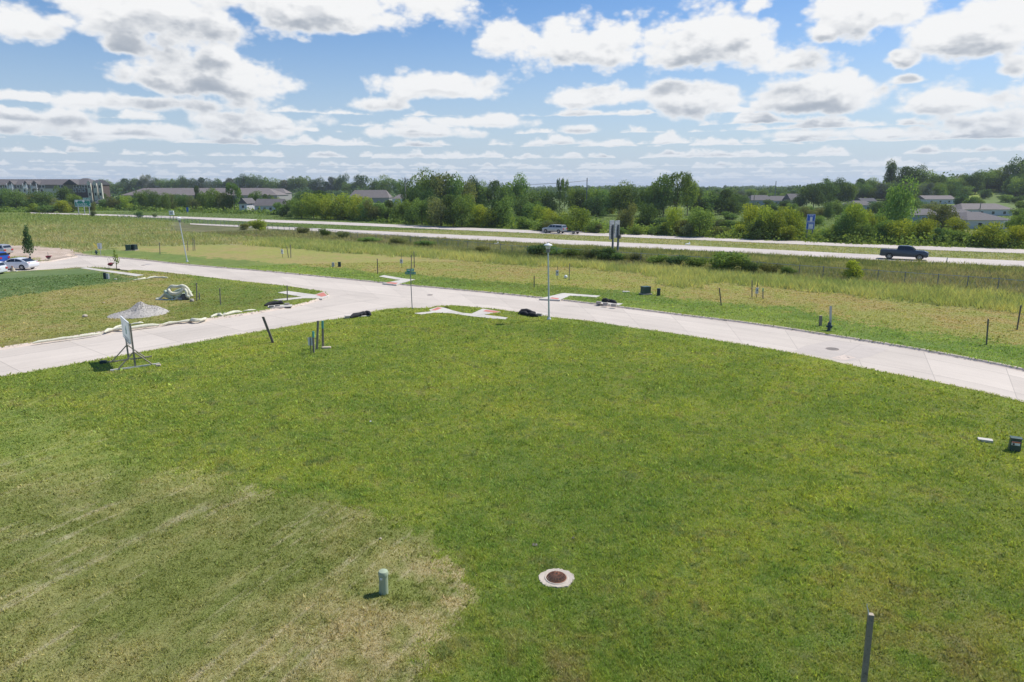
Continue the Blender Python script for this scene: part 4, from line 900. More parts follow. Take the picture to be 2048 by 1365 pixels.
for (py,xs,yy) in ((373.5,[6,16,40,50,66,84,90,122,128,160,166,176,182],0.88),(381.5,[6,15,41,51,68,86,122,128],0.88),(381.5,[137,158,168,176],-2.1)):
    for x in xs:
        y=yy if x<140 else -2.12
        fr=MB().box((X(x),y,Z(py)),(1.7,.1,1.7)).build('window',M['white'],ap); MB().box((X(x),y-.03,Z(py)),(1.35,.1,1.35)).build('pane',M['win'],fr)
house(400,408,310,376.5,391,'sage','roofb','very long low building with a brown grey roof, left of centre in the distance',depth=22,hip=9,wins=0,name='long_building')
house(540,404,64,377.5,387,'sage','roofb','brown hipped roof house at the right end of the long low building',depth=14,hip=4,wins=0)
house(487,426,15,397,408,'wsid','roof','small white gabled house end facing the highway, left one of the pair',axis='y',depth=10,wins=1,door=False)
house(536,426,52,398.5,412,'wsid','roof','white house with a long grey roof behind the trees, right one of the pair',depth=9,wins=4)
house(205,415,24,398,406,'sage','roofd','small dark roofed house just right of the green highway sign',depth=8,wins=1)
house(232,416,12,398,404,'wsid','roof','little white gabled house end right of the green highway sign',axis='y',depth=8,wins=0)
house(738,408,80,380.5,396,'sage','roofb','grey roofed house left of the tall utility pole',depth=12,hip=3,wins=0)
house(808,410,46,389,398,'wsid','roofb','low brown roof house behind the tall utility pole',depth=9,hip=4,wins=0)
house(952,404,38,388,394,'sage','roofb','brown roof just showing among the trees right of centre left',depth=10,wins=0)
house(1270,410,18,394,400,'wsid','roofb','small pale roof among the trees left of the tall poplar crowns',depth=8,wins=0)
house(1318,412,18,393,402,'wsid','roofb','pale tan gable among the trees above the middle of the highway',depth=8,wins=0)
house(1484,413,18,394,404,'bsid','roofd','small dark roofed house at the left of the distant housing group',depth=8,wins=1)
house(1524,414,44,391,401,'bsid','roof','blue grey house with a broad grey roof in the distant housing group',depth=11,hip=2,wins=2)
house(1562,411,44,392.5,402,'wsid','roof','grey roofed house in the middle of the distant housing group',depth=11,hip=2,wins=2)
house(1592,412,22,388,400,'cream','roof','cream walled taller house at the right of the distant housing group',depth=10,wins=1)
house(1727,424,40,402,411,'bsid','roof','grey and blue roofed house left of the tall bluish tree',depth=10,hip=2,wins=2)
house(1738,412,28,397,403,'bsid','roofd','small roof behind the house left of the tall bluish tree',depth=8,wins=1)
house(1846,446,56,419,432,'bsid','roof','pale blue gabled house end right of the tall bluish tree',axis='x',depth=10,wins=1)
house(1880,409,60,391.5,399,'wsid','roofb','long brown roofed bungalow on the hillside',depth=10,wins=3)
house(1974,432,100,408,419.5,'wsid','roofb','long white duplex with four windows and brown hipped roof',depth=11,hip=3,wins=4,door=False)
house(1976,459,84,426,444,'wsid','roof','near white duplex with a broad grey roof partly behind the shrubs',depth=13,hip=4,wins=2)
house(1915,440,50,420,428,'bsid','roof','low grey roof between the two duplexes',depth=9,wins=0)
house(1890,384,16,373,378,'sage','white','small shed with a white metal roof on the hill crest',depth=9,wins=0,name='shed')
# ================================================================== VEHICLES
def wheel(parent,x,y,r,side):
    t=MB(); n=20; prof=[(r*.62,-.11),(r*.93,-.12),(r,-.08),(r,.08),(r*.93,.12),(r*.62,.11)]; v=[];f=[]
    for (q,yy) in prof:
        for k in range(n): th=2*math.pi*k/n; v.append((x+q*math.cos(th),y+yy,r+q*math.sin(th)))
    for i in range(len(prof)-1):
        for k in range(n): f.append((i*n+k,i*n+(k+1)%n,(i+1)*n+(k+1)%n,(i+1)*n+k))
    f+= [tuple(range(n)),tuple(5*n+k for k in range(n))]; t.add(v,f); w=t.build('wheel',M['tyre'],parent,smooth=False)
    m=MB(); yy=y+side*.122
    m.side([(x+r*.2*math.cos(a),r+r*.2*math.sin(a)) for a in np.linspace(0,2*math.pi,12)[:-1]],yy-.02*side,yy+.01*side)
    for k in range(6):
        a=k*math.pi/3; c,s_=math.cos(a),math.sin(a); m.side([(x+c*r*.1-s_*r*.1,r+s_*r*.1+c*r*.1),(x+c*r*.6-s_*r*.07,r+s_*r*.6+c*r*.07),(x+c*r*.6+s_*r*.07,r+s_*r*.6-c*r*.07),(x+c*r*.1+s_*r*.1,r+s_*r*.1-c*r*.1)],yy-.015*side,yy+.005*side)
    n2=24
    for k in range(n2):
        a,b=2*math.pi*k/n2,2*math.pi*(k+1)/n2; m.side([(x+r*.56*math.cos(a),r+r*.56*math.sin(a)),(x+r*.64*math.cos(a),r+r*.64*math.sin(a)),(x+r*.64*math.cos(b),r+r*.64*math.sin(b)),(x+r*.56*math.cos(b),r+r*.56*math.sin(b))],yy-.015*side,yy)
    m.build('rim',M['rim'],w); return w
def car(name,loc,rz,label,cat,paint,body,cab,cabz,W_,wheels,wr,glass,lights,topw=.78,extra=None):
    """profiles run along x (front at +x); y across"""
    r=empty(name,loc,rz,label,cat)
    hw=W_/2
    def yb(sg): return lambda x,z: sg*(hw-(.05 if z<.4 else 0)-.05*max(0,(z-.75)))
    b=MB()
    # solid side profile; the shaded wheel openings are black discs added below
    b.side(body,yb(-1),yb(1)); bo=b.build('body',M[paint],r,bevel=.035,smooth=True)
    z0,z1=cabz
    def yc(sg,e=0): return lambda x,z: sg*((hw-.04)*(1-(1-topw)*min(1,max(0,(z-z0)/(z1-z0))))+e)
    MB().side(cab,yc(-1),yc(1)).build('cabin',M[paint],r,bevel=.03,smooth=True)
    for poly in glass:
        for sg in (-1,1): MB().side(poly,yc(sg,-.03),yc(sg,.012)).build('side_window',M['glass'],r)
    for (a,bq,nm) in extra or []:
        # windscreen / rear glass quad between two profile points
        (xa,za),(xb,zb)=a,bq; L=[]
        d=Vector((zb-za,0,-(xb-xa))).normalized()*(.014 if nm!='rear_window' else -.014)
        for (x,z) in (a,bq):
            t=yc(1)(x,z)*.9; L+= [(x+abs(d.x)*(1 if nm=='windscreen' else -1),-t,z+abs(d.z)),(x+abs(d.x)*(1 if nm=='windscreen' else -1),t,z+abs(d.z))]
        m=MB(); v=L+[(p[0]-.03*(1 if nm=='windscreen' else -1),p[1],p[2]-.03) for p in L]; m.add(v,[(0,1,3,2),(4,6,7,5),(0,2,6,4),(1,5,7,3),(0,4,5,1),(2,3,7,6)]).build(nm,M['glass'],r)
    for x in wheels:
        for sg in (-1,1):
            a=MB(); a.side([(x+wr*1.17*math.cos(q),wr+wr*1.15*math.sin(q)) for q in np.linspace(-.3,math.pi+.3,14)],sg*(hw-.2),sg*(hw+.006)); a.build('wheel_well_shade',M['black'],r)  # black disc stands in for the shade inside the wheel well
            wheel(r,x,sg*(hw-.10),wr,sg)
    for (x,z,mat,nm,w,h) in lights:
        for sg in (-1,1): MB().box((x,sg*(hw-.22),z),(.12,.36,h)).build(nm,M[mat],r,bevel=.015)
    for sg in (-1,1): MB().box((body[-1][0] if 0 else wheels[0]-.75,sg*(hw+.09),cabz[0]+.1),(.12,.18,.13)).build('mirror',M[paint],r,bevel=.03)
    return r
def heading(p,q): return math.atan2(q.y-p.y,q.x-p.x)
# dark pickup on the near lanes, front to the right
pa,pb=at(1781,517.6,.06),at(1833,520.4,.06); mid=(pa+pb)/2; rz=heading(at(1740,512.5,.06),at(1870,518.5,.06))
pk=car('pickup_truck',(mid.x,mid.y,.056),rz,'dark blue grey pickup truck driving on the near highway lanes at the right','pickup','cgrey',
 [(-2.95,.55),(-2.95,1.28),(-2.9,1.34),(-.95,1.36),(.95,1.34),(1.35,1.36),(2.55,1.25),(2.88,1.12),(2.95,.62),(2.8,.42),(-2.8,.45)],
 [(-.92,1.3),(-.80,1.86),(-.62,1.93),(.55,1.93),(.85,1.83),(1.42,1.33)],(1.33,1.93),2.02,(1.95,-1.75),.43,
 [[(-.78,1.40),(-.68,1.82),(-.05,1.84),(-.05,1.40)],[(.03,1.40),(.03,1.84),(.55,1.83),(.80,1.74),(1.10,1.40)]],
 [(2.86,1.0,'lglass','headlight',.1,.2),(-2.9,1.05,'red','tail_light',.1,.3)],.80,[((1.38,1.40),(.88,1.83),'windscreen'),((-.89,1.42),(-.80,1.82),'rear_window')])
MB().box((-1.95,0,1.362),(1.8,1.5,.01)).build('bed_floor',M['black'],pk); MB().box((2.93,0,.62),(.12,1.8,.25)).build('bumper',M['chrome'],pk,bevel=.02); MB().box((-2.97,0,.58),(.12,1.8,.2)).build('bumper',M['chrome'],pk,bevel=.02)
MB().box((1.9,0,1.335),(1.1,.9,.05)).build('hood_scoop',M['cgrey'],pk,bevel=.02); MB().box((2.95,0,.95),(.05,1.1,.3)).build('grille',M['black'],pk)
# silver truck with topper towing a little trailer on the far lanes, front to the left
mid=at(1109,466.2,.06); rz=heading(at(1160,468.4,.06),at(1080,464.9,.06))
sv=car('silver_truck',(mid.x,mid.y,.056),rz,'silver pickup with a closed topper driving left on the far highway lanes','pickup','csil',
 [(-2.75,.5),(-2.72,1.2),(.6,1.25),(1.35,1.25),(2.4,1.12),(2.68,.98),(2.7,.55),(2.6,.4),(-2.6,.42)],
 [(-2.7,1.15),(-2.45,1.80),(-.6,1.83),(.55,1.82),(.75,1.76),(1.38,1.22)],(1.2,1.83),1.9,(1.75,-1.6),.40,
 [[(-2.35,1.28),(-2.2,1.70),(-.75,1.72),(-.75,1.28)],[(-.6,1.28),(-.6,1.72),(.0,1.73),(.0,1.28)],[(.1,1.28),(.1,1.73),(.55,1.72),(.72,1.66),(1.05,1.28)]],
 [(2.6,.85,'lglass','headlight',.1,.2),(-2.7,1.0,'red','tail_light',.1,.3)],.84,[((1.34,1.28),(.78,1.74),'windscreen'),((-2.66,1.30),(-2.48,1.72),'rear_window')])
MB().box((-2.74,0,.55),(.12,1.7,.2)).build('bumper',M['chrome'],sv,bevel=.02)
mt=at(1151,468.1,.06); tr=empty('utility_trailer',(mt.x,mt.y,.056),rz,'small empty two wheel trailer towed behind the silver truck','trailer')
m=MB(); m.box((0,.75,.5),(2.4,.07,.08)).box((0,-.75,.5),(2.4,.07,.08)).box((-1.2,0,.5),(.07,1.5,.08)).box((1.2,0,.5),(.07,1.5,.08)).box((0,0,.5),(.07,1.5,.08)); m.build('frame',M['steel'],tr)
MB().box((0,0,.55),(2.3,1.4,.03)).build('deck',M['wood2'],tr); MB().tube([(1.2,.5,.48),(2.6,0,.46)],.035,6).tube([(1.2,-.5,.48),(2.6,0,.46)],.035,6).tube([(2.5,0,.46),(2.95,0,.46)],.04,6).build('drawbar',M['steel'],tr)
for s_ in (-1,1): wheel(tr,0,s_*.92,.3,s_); MB().box((0,s_*.92,.68),(.8,.24,.04)).build('mudguard',M['black'],tr)
MB().tube([(-1.15,.7,.5),(-1.15,.7,1.0)],.02,5).tube([(-1.15,-.7,.5),(-1.15,-.7,1.0)],.02,5).build('stake_bar',M['steel'],tr)
# parked cars at the left
SED=dict(body=[(-2.25,.42),(-2.3,.75),(-2.12,1.0),(-1.6,1.03),(.9,.97),(1.25,.92),(1.95,.80),(2.25,.62),(2.28,.38),(2.1,.22),(-2.05,.24)],
 cab=[(-1.95,.97),(-1.2,1.34),(-.6,1.45),(.05,1.44),(.45,1.34),(1.28,.90)],cabz=(.95,1.45),W_=1.8,wheels=(1.40,-1.32),wr=.33,
 glass=[[(-1.45,1.04),(-1.12,1.24),(-.62,1.36),(-.45,1.37),(-.45,1.03)],[(-.38,1.03),(-.38,1.37),(.02,1.36),(.35,1.28),(.95,.98)]],
 lights=[(2.15,.62,'lglass','headlight',.1,.16),(-2.17,.82,'red','tail_light',.1,.22)],topw=.76,extra=[((1.22,.97),(.50,1.35),'windscreen'),((-1.88,1.04),(-1.22,1.36),'rear_window')])
p0,p1=at(1,541,-.12),at(50,540,-.12); rz=heading(p1,at(3,539.5,-.12)); mid=(p0+p1)/2
car('parked_car',(mid.x,mid.y+.9,ZR-.004),rz,'white sedan parked on the driveway at the left edge','car','cwhite',**SED)
c0=at(5,527.5,-.12); SUVP=dict(SED); SUVP.update(body=[(-2.15,.4),(-2.2,1.0),(-1.9,1.08),(1.0,1.06),(1.95,.92),(2.2,.7),(2.2,.35),(-2.05,.3)],
 cab=[(-2.1,1.04),(-1.9,1.5),(-1.4,1.62),(.1,1.62),(.4,1.55),(1.1,1.02)],cabz=(1.04,1.62),glass=[[(-1.85,1.12),(-1.72,1.44),(-.95,1.5),(-.95,1.12)],[(-.85,1.12),(-.85,1.51),(.05,1.51),(.3,1.46),(.8,1.12)]],
 extra=[((1.05,1.08),(.42,1.54),'windscreen'),((-2.06,1.12),(-1.93,1.46),'rear_window')])
car('parked_car',(c0.x-1.6,c0.y,ZR-.004),rz,'bright blue car parked behind the white sedan at the left edge','car','cblue',**SUVP)
c1=at(-14,512,0); car('parked_car',(c1.x-.3,c1.y+1.0,0.0),rz,'grey car cut by the left edge on the pale dirt','car','csil',**SUVP)
c2=at(-16,551,-.12); car('parked_car',(c2.x-.9,c2.y,ZR-.004),rz+.15,'white car just entering the frame at the left edge below the sedan','car','cwhite',**SUVP)
# ================================================================== STREET THINGS
def stake(px,by,ty,lab,tx=None,w=.09,mat='wood',cap=None,name='wooden_stake',d=None,group='stakes marking the lots',cat='stake'):
    g=at(px,by); z=topz(g,ty)-g.z; dx=leanx(g,g.z+z,tx) if tx is not None else 0
    r=empty(name,g,0,lab,cat,group); d=d or w*.6
    n=MB(); a=random.uniform(-.4,.4)
    pts=[(0,0,-.1),(dx,0,z)]
    def sq(x,y,zz,k=1): return [(x+(u*w/2*math.cos(a)-v*d/2*math.sin(a))*k,y+(u*w/2*math.sin(a)+v*d/2*math.cos(a))*k,zz) for u,v in((-1,-1),(1,-1),(1,1),(-1,1))]
    t=.72 if cap else 1
    v=sq(0,0,-.1)+sq(dx*t,0,z*t); n.add(v,[(3,2,1,0),(4,5,6,7),(0,1,5,4),(1,2,6,5),(2,3,7,6),(3,0,4,7)]); n.build('shaft',M[mat],r)
    if cap:
        c=MB(); c.add(sq(dx*t,0,z*t,1.04)+sq(dx,0,z,1.04),[(3,2,1,0),(4,5,6,7),(0,1,5,4),(1,2,6,5),(2,3,7,6),(3,0,4,7)]); c.build('painted_top',M[cap],r)
    else: MB().add(sq(dx,0,z+.002)+sq(dx,0,z+.006),[(4,5,6,7),(0,1,5,4),(1,2,6,5),(2,3,7,6),(3,0,4,7)]).build('cut_end',M['woodend'],r)
    return r,g,z
stake(547,686,634,'dark leaning stake on the lawn edge beside the lower street',526,.15,'wood2')
stake(627.5,706,663,'short stake with a pale teal top beside the white notice',626.4,.11,'wood',cap='teal')
stake(633.5,699,642,'tall plain grey stake, middle one of the group with the white notice',636,.13,'wood')
stake(646,696,642,'tall green topped stake standing by a flat stone, right one of the group',645,.13,'wood',cap='teal')
MB_=MB().box((0,0,.04),(.55,.3,.12),.1); tag(MB_.build('flat_stone',M['rock'],None,at(653,697),bevel=.02),'flat grey stone at the foot of the green topped stake','stone')
def notice(px,by,pty,pby,wpx,lab,topy=None,box=False,mat='white'):
    g=at(px,by); r=empty('notice_stake',g,0,lab,'notice'); zt,zb=topz(g,pty)-g.z,topz(g,pby)-g.z; w=pxs(wpx,g)
    top=(topz(g,topy)-g.z) if topy else zt+.02
    MB().box((0,0,top/2),(.045,.04,top+.1)).build('post',M['wood2'] if not box else M['green'],r)
    p=MB().box((-.02,-.04 if box else .04,(zt+zb)/2),(w,.13 if box else .006,zt-zb)).build('meter_box' if box else 'notice_board',M[mat if box else 'plastic_sheet'],r)
    if box: MB().box((-.02,-.11,(zt*.6+zb*.4)),(w*.5,.012,(zt-zb)*.25)).build('meter_face',M['steel'],p)
    return r
notice(622.3,707,675.5,691.5,8.6,'white notice board on a thin post in the lawn beside the stakes')
stake(1719,1450,1229,'square grey timber post in the near lawn at the bottom right',1742,.088,'wood',d=.088,name='timber_post',cat='post')
gp=at(1719,1450)
pz=topz(gp,1229); wr=MB().tube([(0,0,0),(-.02,0,.09),(-.045,.01,.17),(-.05,.02,.22)],[.012,.01,.008,.004],5); tag(wr.build('loose_wire',M['white'],None,(gp.x+leanx(gp,pz,1738),gp.y,pz-.02)),'short curled white wire sticking up from the timber post','wire')
for a in [(393.5,602,566,'tall grey stake right of the pile of white filter socks',392.8),(399,600,586,'very short stake close right of the tall grey one by the sock pile',398.5),(441,610,577,'grey stake standing alone in the left lot right of the sock pile',439.4),(574.6,602,571.5,'grey stake between the two arms of the left corner walk',574.3),
 (320,509,486,'thin stake in the verge beside the leaning lamp post, left of it',319),(375.8,502,482,'leftmost thin stake right of the leaning lamp post',375),(386.3,502,477,'middle thin stake right of the leaning lamp post',385.6),(390,502,480,'rightmost thin stake right of the leaning lamp post',388.5),
 (577,515.5,493.5,'leaning stake in the middle of the trio on the brown strip left',573.5),(581.8,516,490,'upright stake at the right of the trio on the brown strip left',581),(755.5,548,518,'dark stake on the verge above the middle crossing walk',754.4),
 (822.6,540,510,'tall stake right behind the street name sign',822.8),(828.8,536,503.5,'tallest thin stake just right of the street name sign',827.8),(1068.3,575.5,552,'short black stake left of the lamp post on the verge',1068.3),
 (1138,561,527,'greenish stake beside the white globe on the brown strip',1139.5),(1443,612,576.5,'leaning dark stake at the verge right of the transformer',1438.5),(1504,595,561,'left stake of the trio on the right brown strip',1504),(1526,598,577,'short teal stake at the right of the trio on the right brown strip',1526),
 (1973,690,638.5,'dark stake with a long shadow near the right edge',1976.5),(2034,660,611,'leaning dark stake at the right edge beside the tall grass',2042)]:
    px,by,ty,lab,tx=a; stake(px,by,ty,lab,tx,.085 if by>560 else .10,'wood2' if 'dark' in lab or 'black' in lab else 'wood',cap='teal' if 'teal' in lab else None)
notice(565.5,515.5,499,508,4.0,'white meter box on the left post of the trio on the brown strip left',497,True)
notice(803.5,535,519,527,5.5,'white meter box on a post left of the street name sign',507,True,'wsid')
notice(1114.5,559,541,551.5,5.6,'white meter box on a green post right of the lamp post',534,True,'wsid')
notice(1513,596,576,587.5,5.0,'pale meter box on the middle post of the trio on the right brown strip',561,True,'wsid')
stake(1640.8,652.5,632,'short thick grey post left of the dark hydrant',1641.5,.17,'wood',d=.15,name='short_post',cat='post')
stake(1660.8,660,612.5,'tall pale grey marker post right behind the dark hydrant',1661.5,.15,'galv',d=.05,name='marker_post',cat='post')
g=at(1131.5,557.5); b=MB(); 
b.lathe((0,0,0),[(.20*math.sin(a),.20-.20*math.cos(a)) for a in np.linspace(.05,3.09,9)],14); gl=b.build('white_globe',M['white'],None,g,smooth=True); tag(gl,'white round globe lying on the grass beside the greenish stake','globe')
def hydrant(px,by,lab,s=1):
    g=at(px,by); r=empty('fire_hydrant',g,.3,lab,'hydrant')
    MB().lathe((0,0,0),[(.17,0),(.17,.04),(.11,.05),(.105,.42),(.14,.43),(.14,.47),(.12,.48)],16).build('barrel',M['navy'],r,smooth=True)
    MB().lathe((0,0,.48),[(.125,0),(.12,.08),(.08,.15),(.035,.18),(.035,.24),(.01,.245)],14).build('bonnet',M['navy'],r,smooth=True)
    for a,q in ((0,.075),(math.pi,.075),(-math.pi/2,.095)):
        m=MB(); c,s_=math.cos(a),math.sin(a); m.tube([(c*.08,s_*.08,.33),(c*.19,s_*.19,.33)],q*.8,10).tube([(c*.17,s_*.17,.33),(c*.22,s_*.22,.33)],q,8); m.build('nozzle_cap',M['navy'],r)
    MB().lathe((0,0,.0),[(.19,-.02),(.19,.03),(.17,.035)],16).build('base_flange',M['dgreen'],r); return r,g
hydrant(1657.5,662,'dark blue fire hydrant on the verge at the right'); hydrant(193,509.5,'dark fire hydrant with a yellow marker near the dirt lot')
g=at(197.5,500); m=MB(); m.tube([(0,0,0),(-.75,0,1.05)],.05,6); tag(m.build('yellow_marker',M['yellow'],None,g),'leaning yellow marker rod beside the far hydrant','marker')
g=at(202,512); r=empty('blank_sign',g,.9,'grey sign seen from behind near the far hydrant','sign'); MB().box((0,0,.95),(.06,.06,1.9)).build('post',M['galv'],r); MB().box((0,.04,1.45),(.62,.01,.85)).build('sign_plate',M['galv'],r)
# lamp posts
def lamp(px,by,ty,tx,lab):
    g=at(px,by); z=topz(g,ty)-g.z; r=empty('lamp_post',g,0,lab,'lamp post','lamp posts along the street'); dx=leanx(g,g.z+z,tx); L=z-.75
    def P(z_): return (dx*z_/z,0,z_)
    MB().tube([P(-.1),P(.9),P(L)],[.085,.07,.055],10).build('pole',M['lamp'],r)
    MB().lathe(P(0),[(.17,0),(.16,.1),(.12,.16)],10).build('base',M['lamp'],r)
    hd=MB().lathe(P(L),[(.08,0),(.13,.04),(.15,.22),(.16,.30)],12).build('lamp_collar',M['steel'],r)
    MB().lathe(P(L+.30),[(.16,0),(.21,.24),(.21,.26)],12).build('lantern',M['lglass'],r)
    MB().lathe(P(L+.56),[(.33,0),(.30,.05),(.10,.14),(.04,.17)],14).build('lamp_cap',M['white'],r); MB().lathe(P(L+.73),[(.035,0),(.05,.05),(.01,.1)],8).build('finial',M['steel'],r)
lamp(1098,640,486,1096,'upright pale lamp post at the edge of the middle lawn'); lamp(374.5,524,434,357,'lamp post leaning to the left at the far side of the street')
# street name sign
g=at(824.5,618.5); z=topz(g,538)-g.z; r=empty('street_name_sign',g,0,'slim post with two crossed green street name blades at the junction','street sign')
MB().tube([(0,0,-.1),(-pxs(1.5,g),0,z)],.035,8).build('post',M['steel'],r)
xx=-pxs(1.4,g)
for nm,ang,zz,ww,txt in (('upper_blade',R(38),z-.12,.72,'OAK LN'),('lower_blade',R(-9),z-.36,.92,'WEST ARBOR DR')):
    b=MB().box((0,0,0),(ww,.02,.23)).build('name_blade',M['hwg'],r,(xx,0,zz),ang,bevel=.004)
    for sg in (-1,1):
        t=textmesh(txt,.15 if len(txt)<8 else .115,b,'lettering',M['white'],(0,-.014*sg,0),(R(90),0,0 if sg>0 else R(180)))
# cabinets
def cabinet(px,by,ty,wpx,lab,mat='green',rz=.3,dep=.8,pad=True,name='utility_cabinet',taper=.97,sticker=None,cat='cabinet'):
    g=at(px,by); w=pxs(wpx,g)/(math.cos(rz)+dep*abs(math.sin(rz))); h=topz(g,ty)-g.z; h=max(.3,h-.25*w*0)
    r=empty(name,g,rz,lab,cat,'utility boxes in the grass')
    if pad: MB().box((0,0,.04),(w*1.25,w*dep*1.3,.12)).build('concrete_pad',M['block'],r,bevel=.01)
    b=MB().box((0,0,h/2),(w,w*dep,h),0,taper).build('housing',M[mat],r,bevel=.02)
    MB().box((0,0,h+.015),(w*1.03,w*dep*1.03,.05)).build('lid',M[mat],r,bevel=.015)
    if sticker:
        s_=MB().box((-w*.02,-w*dep/2-.004,h*.66),(w*.72,.012,h*.32)).build('warning_label',M['white'],r); MB().box((-w*.02,-w*dep/2-.008,h*.76),(w*.72,.012,h*.10)).build('orange_band',M['orange'],s_)
        MB().lathe((-w*.2,-w*dep/2-.014,h*.6),[(w*.09,-.03),(w*.09,.03)],8).build('warning_mark',M['black'],s_)
    return r
cabinet(1291,589,574,20,'green pad mounted transformer in the right verge','green',.35,.85)
cabinet(2028,901,877,24,'dark green pedestal with an orange and white warning label at the right edge','green',-.45,.75,False,'utility_pedestal',.9,True)
cabinet(257.5,501.5,490.5,11,'green transformer box near the leaning lamp post, left one','green',.25,.8); cabinet(269,501,490,12,'blue grey transformer box near the leaning lamp post, right one','dgreen',-.3,.8)
cabinet(666.5,534,526,5.2,'small grey labelled utility box on the verge, left of a dark one','galv',.1,.7,False); cabinet(679.2,534,525,6,'small black utility box on the verge right of the grey one','dgreen',.1,.8,False)
cabinet(210.5,558,546.5,5.6,'dark utility box at the lawn edge by the left walk','dgreen',.1,.8,False); cabinet(216.5,558.5,548.5,6,'grey utility box touching the dark one by the left walk','galv',-.3,.8,False)
def ped(px,by,ty,wpx,lab,mat,tilt=0):
    g=at(px,by); w=pxs(wpx,g)/2; h=topz(g,ty)-g.z; r=empty('round_pedestal',g,0,lab,'pedestal','utility boxes in the grass'); r.rotation_euler[1]=tilt
    MB().lathe((0,0,0),[(w*.95,-.05),(w*.93,h*.8),(w,h*.81)],24).build('shell',M[mat],r,smooth=True)
    MB().lathe((0,0,h*.81),[(w*1.03,0),(w*1.03,h*.10),(w*.9,h*.16),(w*.5,h*.19),(w*.05,h*.2)],24).build('domed_cap',M[mat],r,smooth=True)
    return r,g,w,h
r,g,w,h=ped(767.5,1187,1141,19.5,'pale green round utility pedestal on the dry bank','pale',.02)
MB().box((-.03,-w*.96-.0,h*.73),(.055,.02,.05)).build('label_sticker',M['white'],r)
ped(1317,591.5,577,7.5,'dark slim utility pedestal right of the transformer','dgreen')
def slab(px,by,wpx,hpx,lab,mat='walk',rz=-.25):
    g=at(px,by); w=pxs(wpx,g); d=w*.55; o=MB().box((0,0,.03),(w,d,.14)).build('handhole_cover',M[mat],None,g,rz,bevel=.015); tag(o,lab,'cover')
slab(1970,883,25,8,'flat pale handhole cover in the lawn left of the labelled pedestal',rz=-.45); slab(1252,585,14,3,'flat pale cover in the verge left of the transformer',rz=-.2); slab(231,559.5,5,2,'tiny white cover in the grass right of the two utility boxes',rz=0)
# ---- storm inlet
gi=Vector((inl.x,inl.y,float(hfun(inl.x,inl.y)))); r=empty('storm_inlet',gi,0,'round storm drain with ragged concrete collar and rusty domed grate in the near lawn','drain')
n=64; v=[];f=[]; rr=[]
for k in range(n):
    th=2*math.pi*k/n; q=.485+.02*math.sin(2*th+1)+.022*random.uniform(-1,1)+.012*math.sin(5*th)
    for (rad_,z) in ((.262,-.75),(.262,.035),(.31,.045),(.33,.025),(q-.02,.035),(q,-.08)): v.append((rad_*math.cos(th),rad_*math.sin(th),z))
for k in range(n):
    for j in range(5): a=k*6+j; b=((k+1)%n)*6+j; f.append((a,b,b+1,a+1))
MB().add(v,f).build('concrete_collar',M['collar'],r); MB().lathe((0,0,-.75),[(.27,0),(.27,.01)],20).build('shaft_bottom',M['hole'],r)
mb=MB(); mb.tube([(.262*math.cos(a),.262*math.sin(a),.045) for a in np.linspace(0,2*math.pi,33)],.014,6,False); mb.tube([(.05*math.cos(a),.05*math.sin(a),.16) for a in np.linspace(0,2*math.pi,13)],.012,5,False)
for k in range(18):
    a=2*math.pi*k/18; mb.tube([(math.cos(a)*.262*math.cos(t),math.sin(a)*.262*math.cos(t),.03+.13*math.sin(t)) for t in np.linspace(0,1.36,8)],.0075,5)
for t in (.45,.9): mb.tube([(.262*math.cos(t)*math.cos(a),.262*math.cos(t)*math.sin(a),.03+.13*math.sin(t)) for a in np.linspace(0,2*math.pi,29)],.005,4,False)
mb.build('domed_grate',M['rust'],r)
for (px,py,q,lab) in ((1069,1091,.10,'small earth hole in the lawn above the storm drain'),(1146,1078,.05,'small bare crumb of earth upper right of the storm drain')):
    g=at(px,py); m=MB(); m.lathe((0,0,.0),[(q,-.02),(q*.9,.03),(q*.6,.045),(q*.2,.03)],9); tag(m.build('earth_clod',M['wood2'],None,g),lab,'earth')
# manholes
for px,py,wp,lab in ((860,590.5,12.5,'round iron manhole cover in the middle of the junction'),(1665,698.5,27,'round iron manhole cover in the street at the right'),(287,531,9,'round iron manhole cover in the street at the left')):
    g=at(px,py,ZR); q=pxs(wp,g)/2; r=empty('manhole_cover',(g.x,g.y,ZR+.010),0,lab,'manhole cover','manhole covers in the street')
    MB().lathe((0,0,0),[(q*.9,-.01),(q*.9,.012),(q*.84,.014),(q*.8,.008)],28).build('cover',M['manh'],r); MB().lathe((0,0,0),[(q,-.01),(q,.006),(q*.92,.006)],28).build('frame_ring',M['kerb'],r)
